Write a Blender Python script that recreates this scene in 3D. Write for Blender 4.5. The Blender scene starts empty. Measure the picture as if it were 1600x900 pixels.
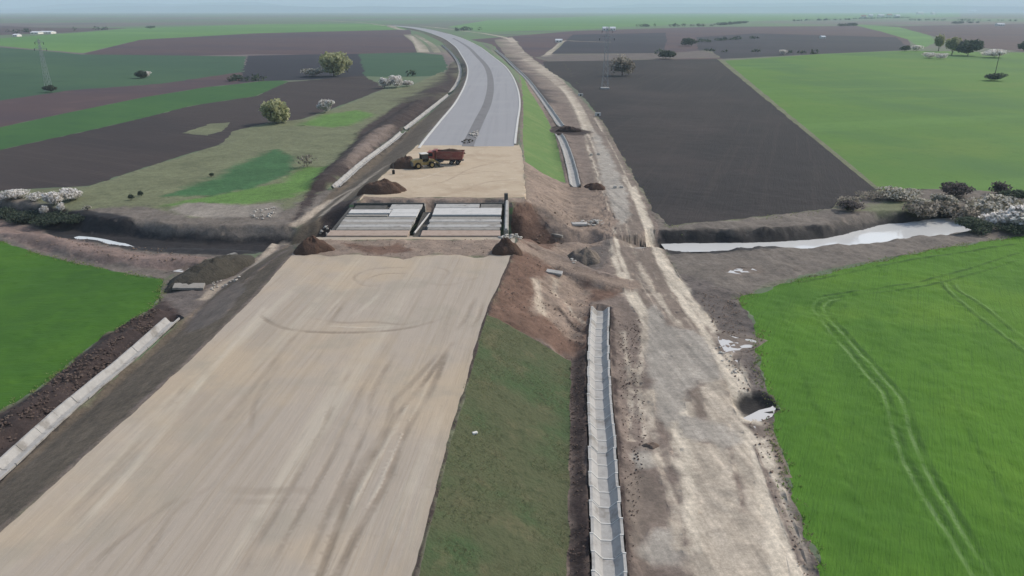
import bpy, bmesh, math, random
import numpy as np
from mathutils import Vector, Matrix
from mathutils.geometry import delaunay_2d_cdt
random.seed(7); RNG = np.random.default_rng(7)
SC = bpy.context.scene
COL = SC.collection
R = math.radians

# ------------------------------------------------------------------ camera geometry
F = 1150.0; YH = 16.0; HC = 38.0
TH = math.atan((450 - YH) / F); ST, CT = math.sin(TH), math.cos(TH)

def ray(px, py):
    u = (px - 800) / F; v = (py - 450) / F
    return u, CT - v * ST, -ST - v * CT

def at_z(px, py, z=0.0):
    dx, dy, dz = ray(px, py)
    t = (z - HC) / dz
    return dx * t, dy * t

def ppm(py, z=0.0):
    return CT * (py - YH) / (HC - z)

# ------------------------------------------------------------------ noise helpers (numpy)
def _hash(ix, iy, s):
    h = (ix * 374761393 + iy * 668265263 + s * 1442695041) & 0xffffffff
    h = ((h ^ (h >> 13)) * 1274126177) & 0xffffffff
    return ((h ^ (h >> 16)) & 0xffff) / 65535.0

def vnoise(x, y, s=0):
    x = np.asarray(x, float); y = np.asarray(y, float)
    ix = np.floor(x).astype(np.int64); iy = np.floor(y).astype(np.int64)
    fx = x - ix; fy = y - iy
    fx = fx * fx * (3 - 2 * fx); fy = fy * fy * (3 - 2 * fy)
    a = _hash(ix, iy, s); b = _hash(ix + 1, iy, s); c = _hash(ix, iy + 1, s); d = _hash(ix + 1, iy + 1, s)
    return (a * (1 - fx) + b * fx) * (1 - fy) + (c * (1 - fx) + d * fx) * fy

def fbm(x, y, s=0, o=4):
    r = 0; a = 0.5; t = 0
    for k in range(o):
        r = r + a * vnoise(x, y, s + k * 17); t += a
        x = x * 2.03 + 5.1; y = y * 2.03 + 1.7; a *= 0.5
    return r / t - 0.5

def dist_poly(x, y, pts, closed=False):
    P = np.asarray(pts, float)
    Q = np.roll(P, -1, 0) if closed else P[1:]
    P0 = P if closed else P[:-1]
    best = np.full(x.shape, 1e18); s_at = np.zeros(x.shape)
    acc = 0.0
    for (ax, ay), (bx, by) in zip(P0, Q):
        ex, ey = bx - ax, by - ay; L2 = ex * ex + ey * ey + 1e-12
        t = np.clip(((x - ax) * ex + (y - ay) * ey) / L2, 0, 1)
        d = (x - ax - t * ex) ** 2 + (y - ay - t * ey) ** 2
        m = d < best
        best = np.where(m, d, best); s_at = np.where(m, acc + t * math.sqrt(L2), s_at)
        acc += math.sqrt(L2)
    return np.sqrt(best), s_at

def inside(x, y, pts):
    P = np.asarray(pts, float); Q = np.roll(P, -1, 0)
    r = np.zeros(x.shape, bool)
    bx0, by0 = P.min(0); bx1, by1 = P.max(0)
    idx = np.nonzero((x >= bx0) & (x <= bx1) & (y >= by0) & (y <= by1))[0]
    if len(idx) == 0: return r
    xs, ys = x[idx], y[idx]; rr = np.zeros(xs.shape, bool)
    for (ax, ay), (bx, by) in zip(P, Q):
        if ay == by: continue
        c = ((ay > ys) != (by > ys)) & (xs < (bx - ax) * (ys - ay) / (by - ay) + ax)
        rr ^= c
    r[idx] = rr
    return r

def spline(pts, n=8):
    P = [np.array(p, float) for p in pts]
    P = [2 * P[0] - P[1]] + P + [2 * P[-1] - P[-2]]
    out = []
    for i in range(1, len(P) - 2):
        for k in range(n):
            t = k / n
            a, b, c, d = P[i - 1], P[i], P[i + 1], P[i + 2]
            out.append(tuple(0.5 * (2 * b + (c - a) * t + (2 * a - 5 * b + 4 * c - d) * t * t + (3 * b - a - 3 * c + d) * t ** 3)))
    out.append(tuple(P[-2]))
    return out

def offset(pts, d):
    P = np.asarray(pts, float)
    T = np.gradient(P, axis=0); T /= np.linalg.norm(T, axis=1)[:, None]
    return P + np.stack([T[:, 1], -T[:, 0]], 1) * d      # +d = to the right of travel

# ------------------------------------------------------------------ the motorway line, embankment, stream
ZD = 4.2
def deck_z(y):
    return np.clip(ZD - (np.asarray(y, float) - 320) / 300.0 * 2.2, 2.0, ZD)

def at_deck(px, py):
    z = ZD
    for _ in range(6):
        x, y = at_z(px, py, z); z = float(deck_z(y))
    return x, y

ROAD = spline([at_deck(*p) for p in [(729, 235), (734, 220), (748, 190), (762, 160), (766.5, 135), (764.5, 115), (757, 100), (743, 85), (729, 72), (708, 60), (685, 52), (664, 46.5), (640, 42.5), (610, 40)]], 8)
ROAD = np.array(ROAD)
RL = offset(ROAD, -13.6); RR = offset(ROAD, 13.6)
near_R = [tuple(p) for p in spline([at_z(*p, ZD) for p in [(612, 1010), (630, 955), (646, 897), (667, 815), (690, 725), (704, 672), (721, 620), (737, 560), (756, 495), (776, 450), (800, 396)]], 3)]
near_L = [at_z(*p, ZD) for p in [(-330, 1120), (0, 832), (175, 675), (295, 565), (400, 462), (462, 392)]]
yF = 112.6
ND = near_R + [(0.6, yF), (-31.2, yF)] + near_L[::-1]
far_R = [at_z(*p, ZD) for p in [(822, 309), (818, 258), (815, 235)]]
far_L = [at_z(*p, ZD) for p in [(562, 310), (598, 274), (640, 238)]]
yB = 135.2
FD = [(2.2, yB)] + far_R + [tuple(p) for p in RR[3:]] + [tuple(p) for p in RL[3:][::-1]] + far_L[::-1] + [(-29.0, yB)]

STREAM = [(-260, 215), (-200, 192), (-140, 166), (-105, 147), (-82, 135.5), (-60, 129.5), (-41, 127.8), (-15, 126.2), (13.2, 127)]
STREAM_R = [(27.5, 127.4), (47, 128.2), (60, 131.0), (71, 136), (86, 142.5), (100, 148), (140, 152), (220, 165)]

def chan(pts):
    return np.array(spline([at_z(*p, 0.5) for p in pts], 6))
CH_NR = chan([(961, 1000), (957, 950), (952, 900), (944, 760), (940, 675), (935, 560), (938, 480)])
CH_NL = chan([(-300, 975), (-120, 835), (-20, 752), (63, 675), (108, 635), (203, 557), (271, 496)])
CH_FL = chan([(525, 291), (570, 252), (612, 221), (629, 206)])
CH_FL2 = chan([(635, 200), (668, 174), (702, 147)])
CH_FL3 = chan([(704, 145), (715, 128), (719, 110), (713, 93), (702, 80), (690, 70)])
CH_FR = chan([(899, 289), (890, 250), (880, 222), (873, 209)])
CH_FR2 = chan([(876, 196), (858, 170), (840, 145), (822, 122), (803, 104), (790, 91), (774, 78)])
CHANS = [(CH_NR, 1.25), (CH_NL, 1.0), (CH_FL, 1.0), (CH_FL2, 1.0), (CH_FL3, 1.0), (CH_FR, 1.25), (CH_FR2, 1.25)]
CHZ = 0.55

RAMP = [at_z(812, 378, 3.2), at_z(850, 400, 2.2), at_z(900, 422, 1.2), at_z(950, 436, .7), at_z(1000, 445, .3)]
RAMPZ = [3.4, 2.4, 1.5, .8, .2]
BERM = [at_z(*p, .5) for p in [(-200, 345), (0, 352), (60, 370), (130, 392), (212, 406), (320, 408)]]
HEAP = [at_z(280, 448, .3), at_z(335, 420, .8), at_z(375, 402, .6)]
PIT = at_z(1178, 634, -.3)
SPOIL_L = [at_z(*p, .4) for p in [(-220, 860), (0, 680), (90, 610), (175, 540), (235, 493)]]
SPOIL_F = [at_z(*p, .8) for p in [(505, 285), (545, 250), (580, 215), (640, 172), (690, 135)]]

def terrain(x, y):
    x = np.asarray(x, float); y = np.asarray(y, float)
    z = np.zeros(x.shape)
    for poly, side in ((ND, 0), (FD, 1)):
        P = np.asarray(poly)
        m = (x > P[:, 0].min() - 14) & (x < P[:, 0].max() + 14) & (y > P[:, 1].min() - 14) & (y < P[:, 1].max() + 14)
        if m.any():
            xs, ys = x[m], y[m]
            d, _ = dist_poly(xs, ys, P, True)
            d = np.where(inside(xs, ys, P), 0, d)
            top = deck_z(ys)
            r = top - np.maximum(d - .25, 0) / 2.3
            z[m] = np.maximum(z[m], r)
    near = (y < 420) & (np.abs(x) < 300)
    if near.any():
        xs, ys = x[near], y[near]; zz = z[near]
        dR, sR = dist_poly(xs, ys, RAMP)
        L = np.r_[0, np.cumsum(np.hypot(*np.diff(np.array(RAMP), axis=0).T))]
        zramp = np.interp(sR, L, RAMPZ) - np.maximum(dR - 2.0, 0) / 1.5
        d, s = dist_poly(xs, ys, BERM)
        zz = np.maximum(zz, .9 - np.maximum(d - .8, 0) / 2.0)
        d, s = dist_poly(xs, ys, SPOIL_L)
        zz = np.maximum(zz, .95 - np.maximum(d - .8, 0) / 1.8)
        d, s = dist_poly(xs, ys, SPOIL_F)
        zz = np.maximum(zz, 1.6 - np.maximum(d - 1.5, 0) / 2.2)
        for st, w in ((STREAM, 2.6), (STREAM_R, 1.7)):
            d, s = dist_poly(xs, ys, st)
            if st is STREAM_R:
                w = w + np.clip((s - 32) / 18, 0, 1) * 2.2 - np.clip((s - 62) / 12, 0, 1) * 2
            far = ys > np.interp(xs, [p[0] for p in st], [p[1] for p in st])
            sl = np.where(far, 1.0, 2.6)
            if st is STREAM:
                sl = np.where(xs > -42, 1.15, sl); w = w - np.clip((xs + 4) / 6, 0, 1) * 1.4
            w = w + fbm(xs * .11, ys * .11, 31, 3) * 1.6; sl = sl * (1 + fbm(xs * .2, ys * .2, 37, 3) * .9)
            zs = -2.75 + np.maximum(d - w, 0) / sl
            zz = np.minimum(zz, np.maximum(zs, -2.75))
        zz = np.maximum(zz, zramp)
        dp = np.hypot((xs - PIT[0]) / 2.3, (ys - PIT[1]) / 2.4)
        zz = np.where(dp < 1.25, np.minimum(zz, -.75 + np.maximum(dp - .6, 0) * 1.6), zz)
        for c, hw in CHANS:
            P = np.asarray(c)
            mm = (xs > P[:, 0].min() - 3) & (xs < P[:, 0].max() + 3) & (ys > P[:, 1].min() - 3) & (ys < P[:, 1].max() + 3)
            if mm.any():
                d, s = dist_poly(xs[mm], ys[mm], P)
                zz[mm] = np.where(d < hw + .05, np.minimum(zz[mm], CHZ - .95), np.where(d < hw + 1.6, CHZ - .05 + (zz[mm] - CHZ) * np.clip((d - hw - .1) / 1.5, 0, 1), zz[mm]))
        z[near] = zz
    return z

def hit(px, py):
    dx, dy, dz = ray(px, py)
    t0 = (7 - HC) / dz; t1 = (-3.2 - HC) / dz
    t = np.linspace(t0, t1, 500)
    d = (HC + dz * t) - terrain(dx * t, dy * t)
    k = int(np.argmax(d <= 0))
    if d[k] > 0: k = 499
    tt = t[k] if k == 0 else t[k - 1] + (t[k] - t[k - 1]) * d[k - 1] / (d[k - 1] - d[k] + 1e-9)
    return dx * tt, dy * tt

# ------------------------------------------------------------------ materials
def srgb(r, g, b):
    f = lambda c: (c / 255 / 12.92) if c / 255 <= .04045 else ((c / 255 + .055) / 1.055) ** 2.4
    return (f(r), f(g), f(b), 1)

def mat(name, base, layers=(), rough=.95, bump=0, bump_scale=1.0, metallic=0, spec=.2, rot=0.0, bump_stretch=(1, 1, 1), obj=False, marks=None):
    """layers: (scale xyz or number, detail, colour, lo, hi, strength)"""
    m = bpy.data.materials.new(name); m.use_nodes = True
    nt = m.node_tree; N = nt.nodes; L = nt.links
    b = N['Principled BSDF']; b.inputs['Roughness'].default_value = rough
    b.inputs['Metallic'].default_value = metallic
    b.inputs['Specular IOR Level'].default_value = spec
    if obj:
        src = N.new('ShaderNodeTexCoord').outputs['Object']
    else:
        src = N.new('ShaderNodeNewGeometry').outputs['Position']
    ro = N.new('ShaderNodeVectorRotate'); ro.rotation_type = 'Z_AXIS'; ro.inputs['Angle'].default_value = rot
    L.new(src, ro.inputs['Vector'])
    def noise(sc, det, seed=0):
        mp = N.new('ShaderNodeMapping')
        s = (sc, sc, sc) if not isinstance(sc, tuple) else sc
        mp.inputs['Scale'].default_value = s; mp.inputs['Location'].default_value = (seed * 3.7, seed * 1.3, seed)
        L.new(ro.outputs[0], mp.inputs[0])
        n = N.new('ShaderNodeTexNoise'); n.inputs['Scale'].default_value = 1; n.inputs['Detail'].default_value = det
        n.inputs['Roughness'].default_value = .6
        L.new(mp.outputs[0], n.inputs['Vector'])
        return n.outputs['Fac']
    cur = None
    for i, (sc, det, colr, lo, hi, stg) in enumerate(layers):
        f = noise(sc, det, i + 1)
        mr = N.new('ShaderNodeMapRange'); mr.inputs['From Min'].default_value = lo; mr.inputs['From Max'].default_value = hi
        mr.inputs['To Max'].default_value = stg; mr.interpolation_type = 'SMOOTHSTEP'
        L.new(f, mr.inputs['Value'])
        mx = N.new('ShaderNodeMix'); mx.data_type = 'RGBA'
        L.new(mr.outputs[0], mx.inputs['Factor'])
        if cur is None: mx.inputs['A'].default_value = base
        else: L.new(cur, mx.inputs['A'])
        mx.inputs['B'].default_value = colr
        cur = mx.outputs['Result']
    if marks:
        an = N.new('ShaderNodeAttribute'); an.attribute_name = 'mark'
        for sgn, colr in ((1, marks[0]), (-1, marks[1])):
            mu = N.new('ShaderNodeMath'); mu.operation = 'MULTIPLY'; mu.use_clamp = True; mu.inputs[1].default_value = sgn * .8; L.new(an.outputs['Fac'], mu.inputs[0])
            mx = N.new('ShaderNodeMix'); mx.data_type = 'RGBA'; L.new(mu.outputs[0], mx.inputs['Factor']); L.new(cur, mx.inputs['A']); mx.inputs['B'].default_value = colr; cur = mx.outputs['Result']
    if cur is None: b.inputs['Base Color'].default_value = base
    else: L.new(cur, b.inputs['Base Color'])
    if bump:
        s = bump_scale
        f = noise((s * bump_stretch[0], s * bump_stretch[1], s * bump_stretch[2]), 5, 9)
        bp = N.new('ShaderNodeBump'); bp.inputs['Strength'].default_value = 1; bp.inputs['Distance'].default_value = bump
        L.new(f, bp.inputs['Height']); L.new(bp.outputs[0], b.inputs['Normal'])
    return m

G = srgb
AX = R(5.0)            # direction of the near motorway
M = {}
M['sand'] = mat('compacted_sand', G(167, 155, 141), [
    ((.9, .02, 1), 3, G(152, 139, 121), .45, .7, .5), ((.35, .012, 1), 2, G(184, 173, 156), .5, .75, .8), ((2.6, .04, 1), 3, G(146, 132, 115), .56, .72, .45),
    (.05, 4, G(178, 160, 136), .45, .65, .7), (.16, 5, G(156, 147, 132), .5, .7, .6), (1.6, 6, G(152, 139, 122), .55, .8, .35), (6, 3, G(190, 180, 164), .6, .78, .3)],
    bump=.05, bump_scale=1.5, bump_stretch=(1.4, .12, 1), rot=AX, marks=(G(124, 111, 96), G(196, 186, 168)))
M['sand_far'] = mat('sand_fill', G(182, 165, 142), [
    (.12, 4, G(166, 147, 124), .45, .7, .8), (.5, 5, G(192, 177, 155), .5, .75, .6), (2.0, 5, G(150, 132, 112), .58, .8, .4)], bump=.05, bump_scale=1.0, marks=(G(136, 118, 100), G(200, 188, 168)))
M['sand_track'] = mat('pressed_sand', G(146, 133, 121), [(1.2, 5, G(166, 153, 140), .4, .62, .95)], bump=.05, bump_scale=2)
M['soil_tan'] = mat('loose_tan_soil', G(142, 120, 102), [
    (.25, 5, G(120, 96, 80), .42, .65, .9), (.8, 6, G(165, 145, 125), .52, .75, .7), (2.5, 6, G(105, 84, 70), .55, .75, .5)], bump=.2, bump_scale=1.2)
M['soil_red'] = mat('reddish_soil', G(112, 84, 68), [
    (.3, 5, G(138, 112, 94), .48, .7, .9), (.7, 5, G(92, 66, 54), .5, .75, .7), (2.2, 6, G(150, 124, 105), .58, .78, .5)], bump=.25, bump_scale=1.0)
M['soil_dark'] = mat('dark_soil', G(70, 58, 54), [
    (.4, 5, G(92, 76, 68), .5, .72, .8), (1.6, 6, G(48, 40, 38), .48, .7, .8), (3.5, 4, G(120, 104, 94), .66, .78, .6)], bump=.35, bump_scale=1.3)
M['soil_brown'] = mat('brown_soil', G(118, 102, 90), [
    (.18, 5, G(98, 82, 72), .45, .68, .9), (.6, 6, G(140, 124, 110), .5, .75, .7), ((1.2, .12, 1), 4, G(150, 136, 120), .56, .75, .6), (2.2, 6, G(84, 70, 62), .55, .8, .5)], bump=.15, bump_scale=1.3, rot=R(0))
M['margin'] = mat('grey_brown_margin', G(104, 94, 88), [
    (.22, 5, G(86, 76, 70), .45, .68, .9), (.9, 6, G(126, 116, 108), .52, .75, .7), (2.4, 6, G(66, 58, 54), .56, .76, .7)], bump=.25, bump_scale=1.2)
M['track'] = mat('pale_dirt_track', G(184, 169, 146), [
    ((.7, .05, 1), 4, G(160, 143, 122), .45, .68, .8), ((1.6, .08, 1), 3, G(198, 186, 166), .52, .75, .7), (.35, 5, G(150, 134, 116), .5, .75, .6), (2.4, 6, G(140, 122, 104), .6, .8, .5)], bump=.1, bump_scale=1.2, bump_stretch=(1.3, .25, 1), rot=R(-11))
M['wet_mud'] = mat('wet_grey_mud', G(136, 131, 125), [
    ((.6, .05, 1), 4, G(152, 146, 138), .48, .7, .8), (.3, 5, G(124, 118, 112), .48, .7, .8), (1.8, 5, G(160, 150, 136), .6, .8, .5)], rough=.55, spec=.35, bump=.04, bump_scale=1.5, rot=R(-9))
M['wet_brown'] = mat('damp_brown_mud', G(104, 90, 78), [(.3, 5, G(92, 78, 68), .45, .7, .8), ((1.5, .15, 1), 4, G(124, 108, 94), .55, .75, .7)], rough=.6, spec=.3, bump=.06, bump_scale=1.5)
M['grass_near'] = mat('embankment_grass', G(80, 84, 60), [
    (.12, 4, G(66, 84, 54), .42, .66, .9), (.35, 5, G(98, 94, 70), .5, .72, .7), (1.4, 6, G(58, 66, 44), .5, .72, .7), (3.5, 4, G(108, 98, 76), .62, .78, .5)], bump=.18, bump_scale=2.2)
M['grass_far'] = mat('young_grass', G(92, 118, 66), [
    (.12, 4, G(106, 124, 74), .45, .68, .8), (.9, 5, G(80, 104, 58), .5, .72, .6)], bump=.08, bump_scale=1.5)
M['slope'] = mat('bare_embankment_slope', G(96, 90, 76), [
    ((.15, .04, 1), 4, G(82, 82, 70), .42, .66, .9), (.5, 5, G(110, 98, 84), .5, .74, .7), (2.4, 6, G(74, 66, 56), .55, .78, .6)], bump=.1, bump_scale=1.5, rot=AX)
M['wheat'] = mat('bright_wheat', G(80, 120, 33), [
    ((.05, .02, 1), 4, G(68, 106, 34), .4, .66, .9), (.035, 4, G(96, 130, 40), .48, .68, .7), ((.5, .06, 1), 5, G(82, 122, 36), .5, .72, .5), ((6.5, .1, 1), 2, G(60, 94, 32), .48, .7, .45), (1.5, 6, G(58, 90, 30), .52, .75, .5)],
    bump=.12, bump_scale=2.4, bump_stretch=(2.4, .3, 1), rot=R(28), marks=(G(116, 142, 88), G(42, 70, 26)))
M['wheat_left'] = mat('dense_wheat', G(66, 104, 34), [
    ((.05, .02, 1), 4, G(56, 92, 34), .4, .66, .9), (.04, 4, G(76, 112, 36), .48, .68, .7), ((.09, .5, 1), 5, G(76, 112, 34), .5, .72, .5), ((.1, 6.5, 1), 2, G(54, 86, 30), .48, .7, .4), (1.5, 6, G(52, 84, 28), .52, .75, .5)],
    bump=.12, bump_scale=2.2, bump_stretch=(.3, 2.4, 1), rot=R(-10), marks=(G(116, 142, 88), G(42, 70, 26)))
M['wheat_pale'] = mat('trodden_wheat', G(112, 140, 84), [(1.2, 5, G(92, 126, 62), .45, .7, .8)], bump=.1, bump_scale=2)
M['wheat_dark'] = mat('shadowed_wheat_rut', G(48, 80, 34), [(1.2, 5, G(62, 96, 40), .45, .7, .8)], bump=.1, bump_scale=2)
M['field_r'] = mat('pale_wheat', G(84, 118, 50), [
    ((.012, .004, 1), 4, G(72, 106, 56), .42, .66, .9), ((.004, .03, 1), 4, G(92, 126, 60), .5, .7, .7), (.02, 4, G(94, 120, 54), .5, .68, .7), (.25, 5, G(70, 102, 46), .5, .75, .5)], bump=.1, bump_scale=1.0, rot=R(-14))
M['plough_r'] = mat('black_ploughland', G(52, 48, 47), [
    ((.02, .005, 1), 4, G(45, 43, 44), .42, .66, .9), ((.5, .01, 1), 3, G(60, 55, 53), .5, .7, .6), ((.012, .012, 1), 3, G(68, 61, 59), .5, .72, .7), (1.2, 5, G(46, 43, 45), .5, .72, .5)],
    bump=.18, bump_scale=1.1, bump_stretch=(2.4, .15, 1), rot=R(20))
M['plough_l'] = mat('brown_ploughland', G(66, 58, 56), [
    ((.02, .005, 1), 4, G(57, 51, 51), .42, .66, .9), ((.5, .01, 1), 3, G(75, 67, 63), .5, .7, .6), (1.0, 5, G(58, 52, 51), .5, .72, .5)],
    bump=.18, bump_scale=1.1, bump_stretch=(2.4, .15, 1), rot=R(-62))
M['plough_purple'] = mat('reddish_ploughland', G(84, 68, 68), [((.01, .003, 1), 4, G(72, 62, 68), .42, .66, .9), (.05, 5, G(94, 77, 74), .5, .75, .7)], rot=R(-70))
M['plough_dark'] = mat('dark_ploughland', G(48, 47, 53), [((.01, .004, 1), 4, G(56, 53, 59), .42, .66, .9), (.08, 5, G(42, 41, 46), .5, .75, .7)], rot=R(-70))
M['green_far'] = mat('distant_wheat', G(86, 122, 66), [((.006, .002, 1), 4, G(98, 132, 70), .42, .66, .9), (.03, 5, G(78, 110, 62), .5, .75, .6)], rot=R(-70))
M['teal'] = mat('dark_green_crop', G(58, 84, 62), [((.01, .004, 1), 4, G(66, 92, 64), .42, .66, .9), (.05, 5, G(54, 76, 56), .5, .75, .7)], rot=R(-70))
M['green_band'] = mat('mid_green_crop', G(58, 92, 50), [((.02, .006, 1), 4, G(66, 100, 52), .42, .66, .9), (.15, 5, G(52, 84, 52), .5, .75, .7)], rot=R(-60))
M['plain'] = mat('far_patchwork', G(98, 102, 88), [((.0012, .0006, 1), 4, G(92, 116, 78), .42, .6, .9), ((.0004, .0014, 1), 4, G(110, 96, 96), .5, .66, .9), ((.002, .003, 1), 5, G(84, 80, 84), .55, .7, .8)], rot=R(15))
M['olive'] = mat('rough_pasture', G(104, 108, 74), [
    (.03, 4, G(112, 110, 86), .42, .66, .9), (.12, 5, G(90, 102, 62), .48, .7, .8), (.6, 5, G(124, 118, 96), .55, .75, .5), (1.6, 6, G(80, 84, 58), .52, .75, .5)], bump=.15, bump_scale=1.2)
M['bright_strip'] = mat('fresh_meadow', G(88, 124, 54), [(.05, 4, G(100, 130, 62), .42, .66, .8), (.6, 5, G(76, 108, 50), .5, .75, .6)], bump=.1, bump_scale=1.2)
M['dark_patch'] = mat('lush_crop_patch', G(58, 98, 54), [(.06, 4, G(64, 106, 54), .42, .66, .8), (.6, 5, G(50, 86, 48), .5, .75, .6)], bump=.12, bump_scale=1.5)
M['bank'] = mat('stream_margin', G(104, 96, 86), [
    ((.05, .2, 1), 5, G(92, 84, 76), .42, .66, .9), ((.1, .5, 1), 5, G(122, 112, 100), .52, .72, .7), (1.2, 6, G(78, 70, 62), .52, .74, .6)], bump=.2, bump_scale=1.0)
M['bank_shaded'] = mat('wet_shaded_bank', G(56, 52, 52), [((.08, .5, 1), 5, G(66, 60, 58), .45, .7, .8), (1.2, 6, G(44, 40, 40), .52, .74, .6)], rough=.8, bump=.25, bump_scale=1.0)  # wet mud, darkened further to paint in the bank's shade
M['berm'] = mat('pinkish_clay_berm', G(122, 102, 92), [((.06, .5, 1), 5, G(140, 120, 108), .45, .7, .8), (.9, 6, G(98, 78, 70), .5, .72, .7)], bump=.2, bump_scale=1.0)
M['pasture_grey'] = mat('grey_dry_ground', G(126, 118, 106), [((.1, .4, 1), 5, G(150, 142, 132), .5, .7, .8), (.8, 5, G(104, 100, 82), .5, .75, .7)], bump=.1, bump_scale=1.2)
M['asphalt'] = mat('new_pale_asphalt', G(148, 147, 148), [
    ((.5, .008, 1), 3, G(141, 140, 141), .45, .7, .8), (.06, 4, G(153, 152, 152), .45, .7, .7), (2.5, 5, G(138, 138, 142), .55, .8, .5)], rough=.85, bump=.01, bump_scale=4)
M['median'] = mat('median_gravel', G(120, 118, 118), [(.3, 5, G(108, 106, 106), .45, .7, .8), (2.0, 5, G(122, 122, 124), .55, .8, .6)], bump=.06, bump_scale=2)
M['concrete'] = mat('pale_concrete', G(168, 165, 160), [(.9, 5, G(148, 145, 140), .45, .7, .7), (4, 5, G(184, 181, 176), .5, .75, .6), (.4, 4, G(120, 114, 106), .52, .68, .7)], rough=.85, bump=.01, bump_scale=5)
M['concrete_white'] = mat('fresh_white_concrete', G(194, 191, 186), [(.7, 5, G(178, 176, 171), .45, .7, .8), (3, 5, G(160, 157, 152), .6, .8, .6)], rough=.8)
M['concrete_grey'] = mat('grey_concrete', G(146, 141, 133), [(.9, 5, G(122, 117, 110), .45, .7, .8), (3, 5, G(156, 152, 145), .55, .8, .6)], rough=.85)
M['concrete_dark'] = mat('dark_concrete', G(88, 86, 82), [(.9, 5, G(70, 68, 64), .45, .7, .8)], rough=.85)  # darker grey for girders, gap floor, back wall and some deck parts
M['concrete_beige'] = mat('dusty_concrete', G(166, 148, 134), [(.9, 5, G(148, 130, 116), .45, .7, .8), (3, 5, G(180, 164, 150), .55, .8, .6)], rough=.9)
M['kerb'] = mat('kerb_concrete', G(196, 194, 188), [(.5, 4, G(178, 176, 170), .5, .7, .8)], rough=.85)
M['stone'] = mat('pale_rubble_stone', G(186, 180, 170), [(1.5, 4, G(150, 142, 132), .45, .7, .8)], bump=.03, bump_scale=4)
M['clod'] = mat('soil_clod', G(96, 82, 74), [(1.2, 4, G(70, 58, 54), .4, .65, .9), (.5, 3, G(134, 120, 108), .55, .75, .7)])
M['clod_tan'] = mat('tan_soil_clod', G(134, 116, 102), [(1.2, 4, G(112, 94, 82), .4, .65, .9)])
M['heap'] = mat('heaped_soil', G(84, 66, 56), [(.6, 5, G(78, 58, 48), .45, .7, .8), (2.5, 5, G(108, 84, 70), .55, .75, .6)], bump=.2, bump_scale=1.6)
M['heap_pale'] = mat('heaped_pale_soil', G(112, 102, 92), [(.6, 5, G(92, 84, 76), .45, .7, .8), (2.5, 5, G(132, 120, 108), .55, .75, .6)], bump=.25, bump_scale=1.6)
M['heap_grey'] = mat('heaped_grey_soil', G(70, 66, 58), [(.6, 5, G(56, 52, 46), .45, .7, .8), (2.5, 5, G(110, 102, 92), .58, .75, .6)], bump=.25, bump_scale=1.6)
M['hill'] = mat('hill_woods', G(54, 64, 66), [((.0015, .0015, .004), 4, G(70, 78, 76), .45, .65, .8)])

def water_mat(name, col, rough, spec):
    m = bpy.data.materials.new(name); m.use_nodes = True
    nt = m.node_tree; b = nt.nodes['Principled BSDF']
    b.inputs['Base Color'].default_value = col; b.inputs['Roughness'].default_value = rough
    b.inputs['IOR'].default_value = 1.33; b.inputs['Specular IOR Level'].default_value = spec
    geo = nt.nodes.new('ShaderNodeNewGeometry'); n = nt.nodes.new('ShaderNodeTexNoise'); n.inputs['Scale'].default_value = .8; n.inputs['Detail'].default_value = 3
    bp = nt.nodes.new('ShaderNodeBump'); bp.inputs['Distance'].default_value = .015
    nt.links.new(geo.outputs['Position'], n.inputs['Vector']); nt.links.new(n.outputs['Fac'], bp.inputs['Height']); nt.links.new(bp.outputs[0], b.inputs['Normal'])
    return m
M['water'] = water_mat('sky_pale_stream_water', G(208, 207, 203), .08, 1.0)  # milky base lightened to stand in for reflected sky
M['puddle'] = water_mat('sky_pale_puddle_water', G(196, 192, 186), .06, 1.0)  # pale base colour carries the sky's reflection too
M['water_dark'] = water_mat('dark_pit_water', G(170, 172, 170), .06, 1.0)

# ------------------------------------------------------------------ object helpers
def tag(o, label=None, cat=None, group=None, kind=None):
    if label: o['label'] = label
    if cat: o['category'] = cat
    if group: o['group'] = group
    if kind: o['kind'] = kind
    return o

def link(name, me, material=None, parent=None, loc=None):
    o = bpy.data.objects.new(name, me); COL.objects.link(o)
    if material is not None:
        for mm in (material if isinstance(material, (list, tuple)) else [material]): me.materials.append(mm)
    if parent is not None: o.parent = parent
    if loc is not None: o.location = loc
    return o

def empty(name, loc, rz=0):
    o = bpy.data.objects.new(name, None); COL.objects.link(o)
    o.location = loc; o.rotation_euler = (0, 0, rz); o.empty_display_size = .5
    return o

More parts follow.
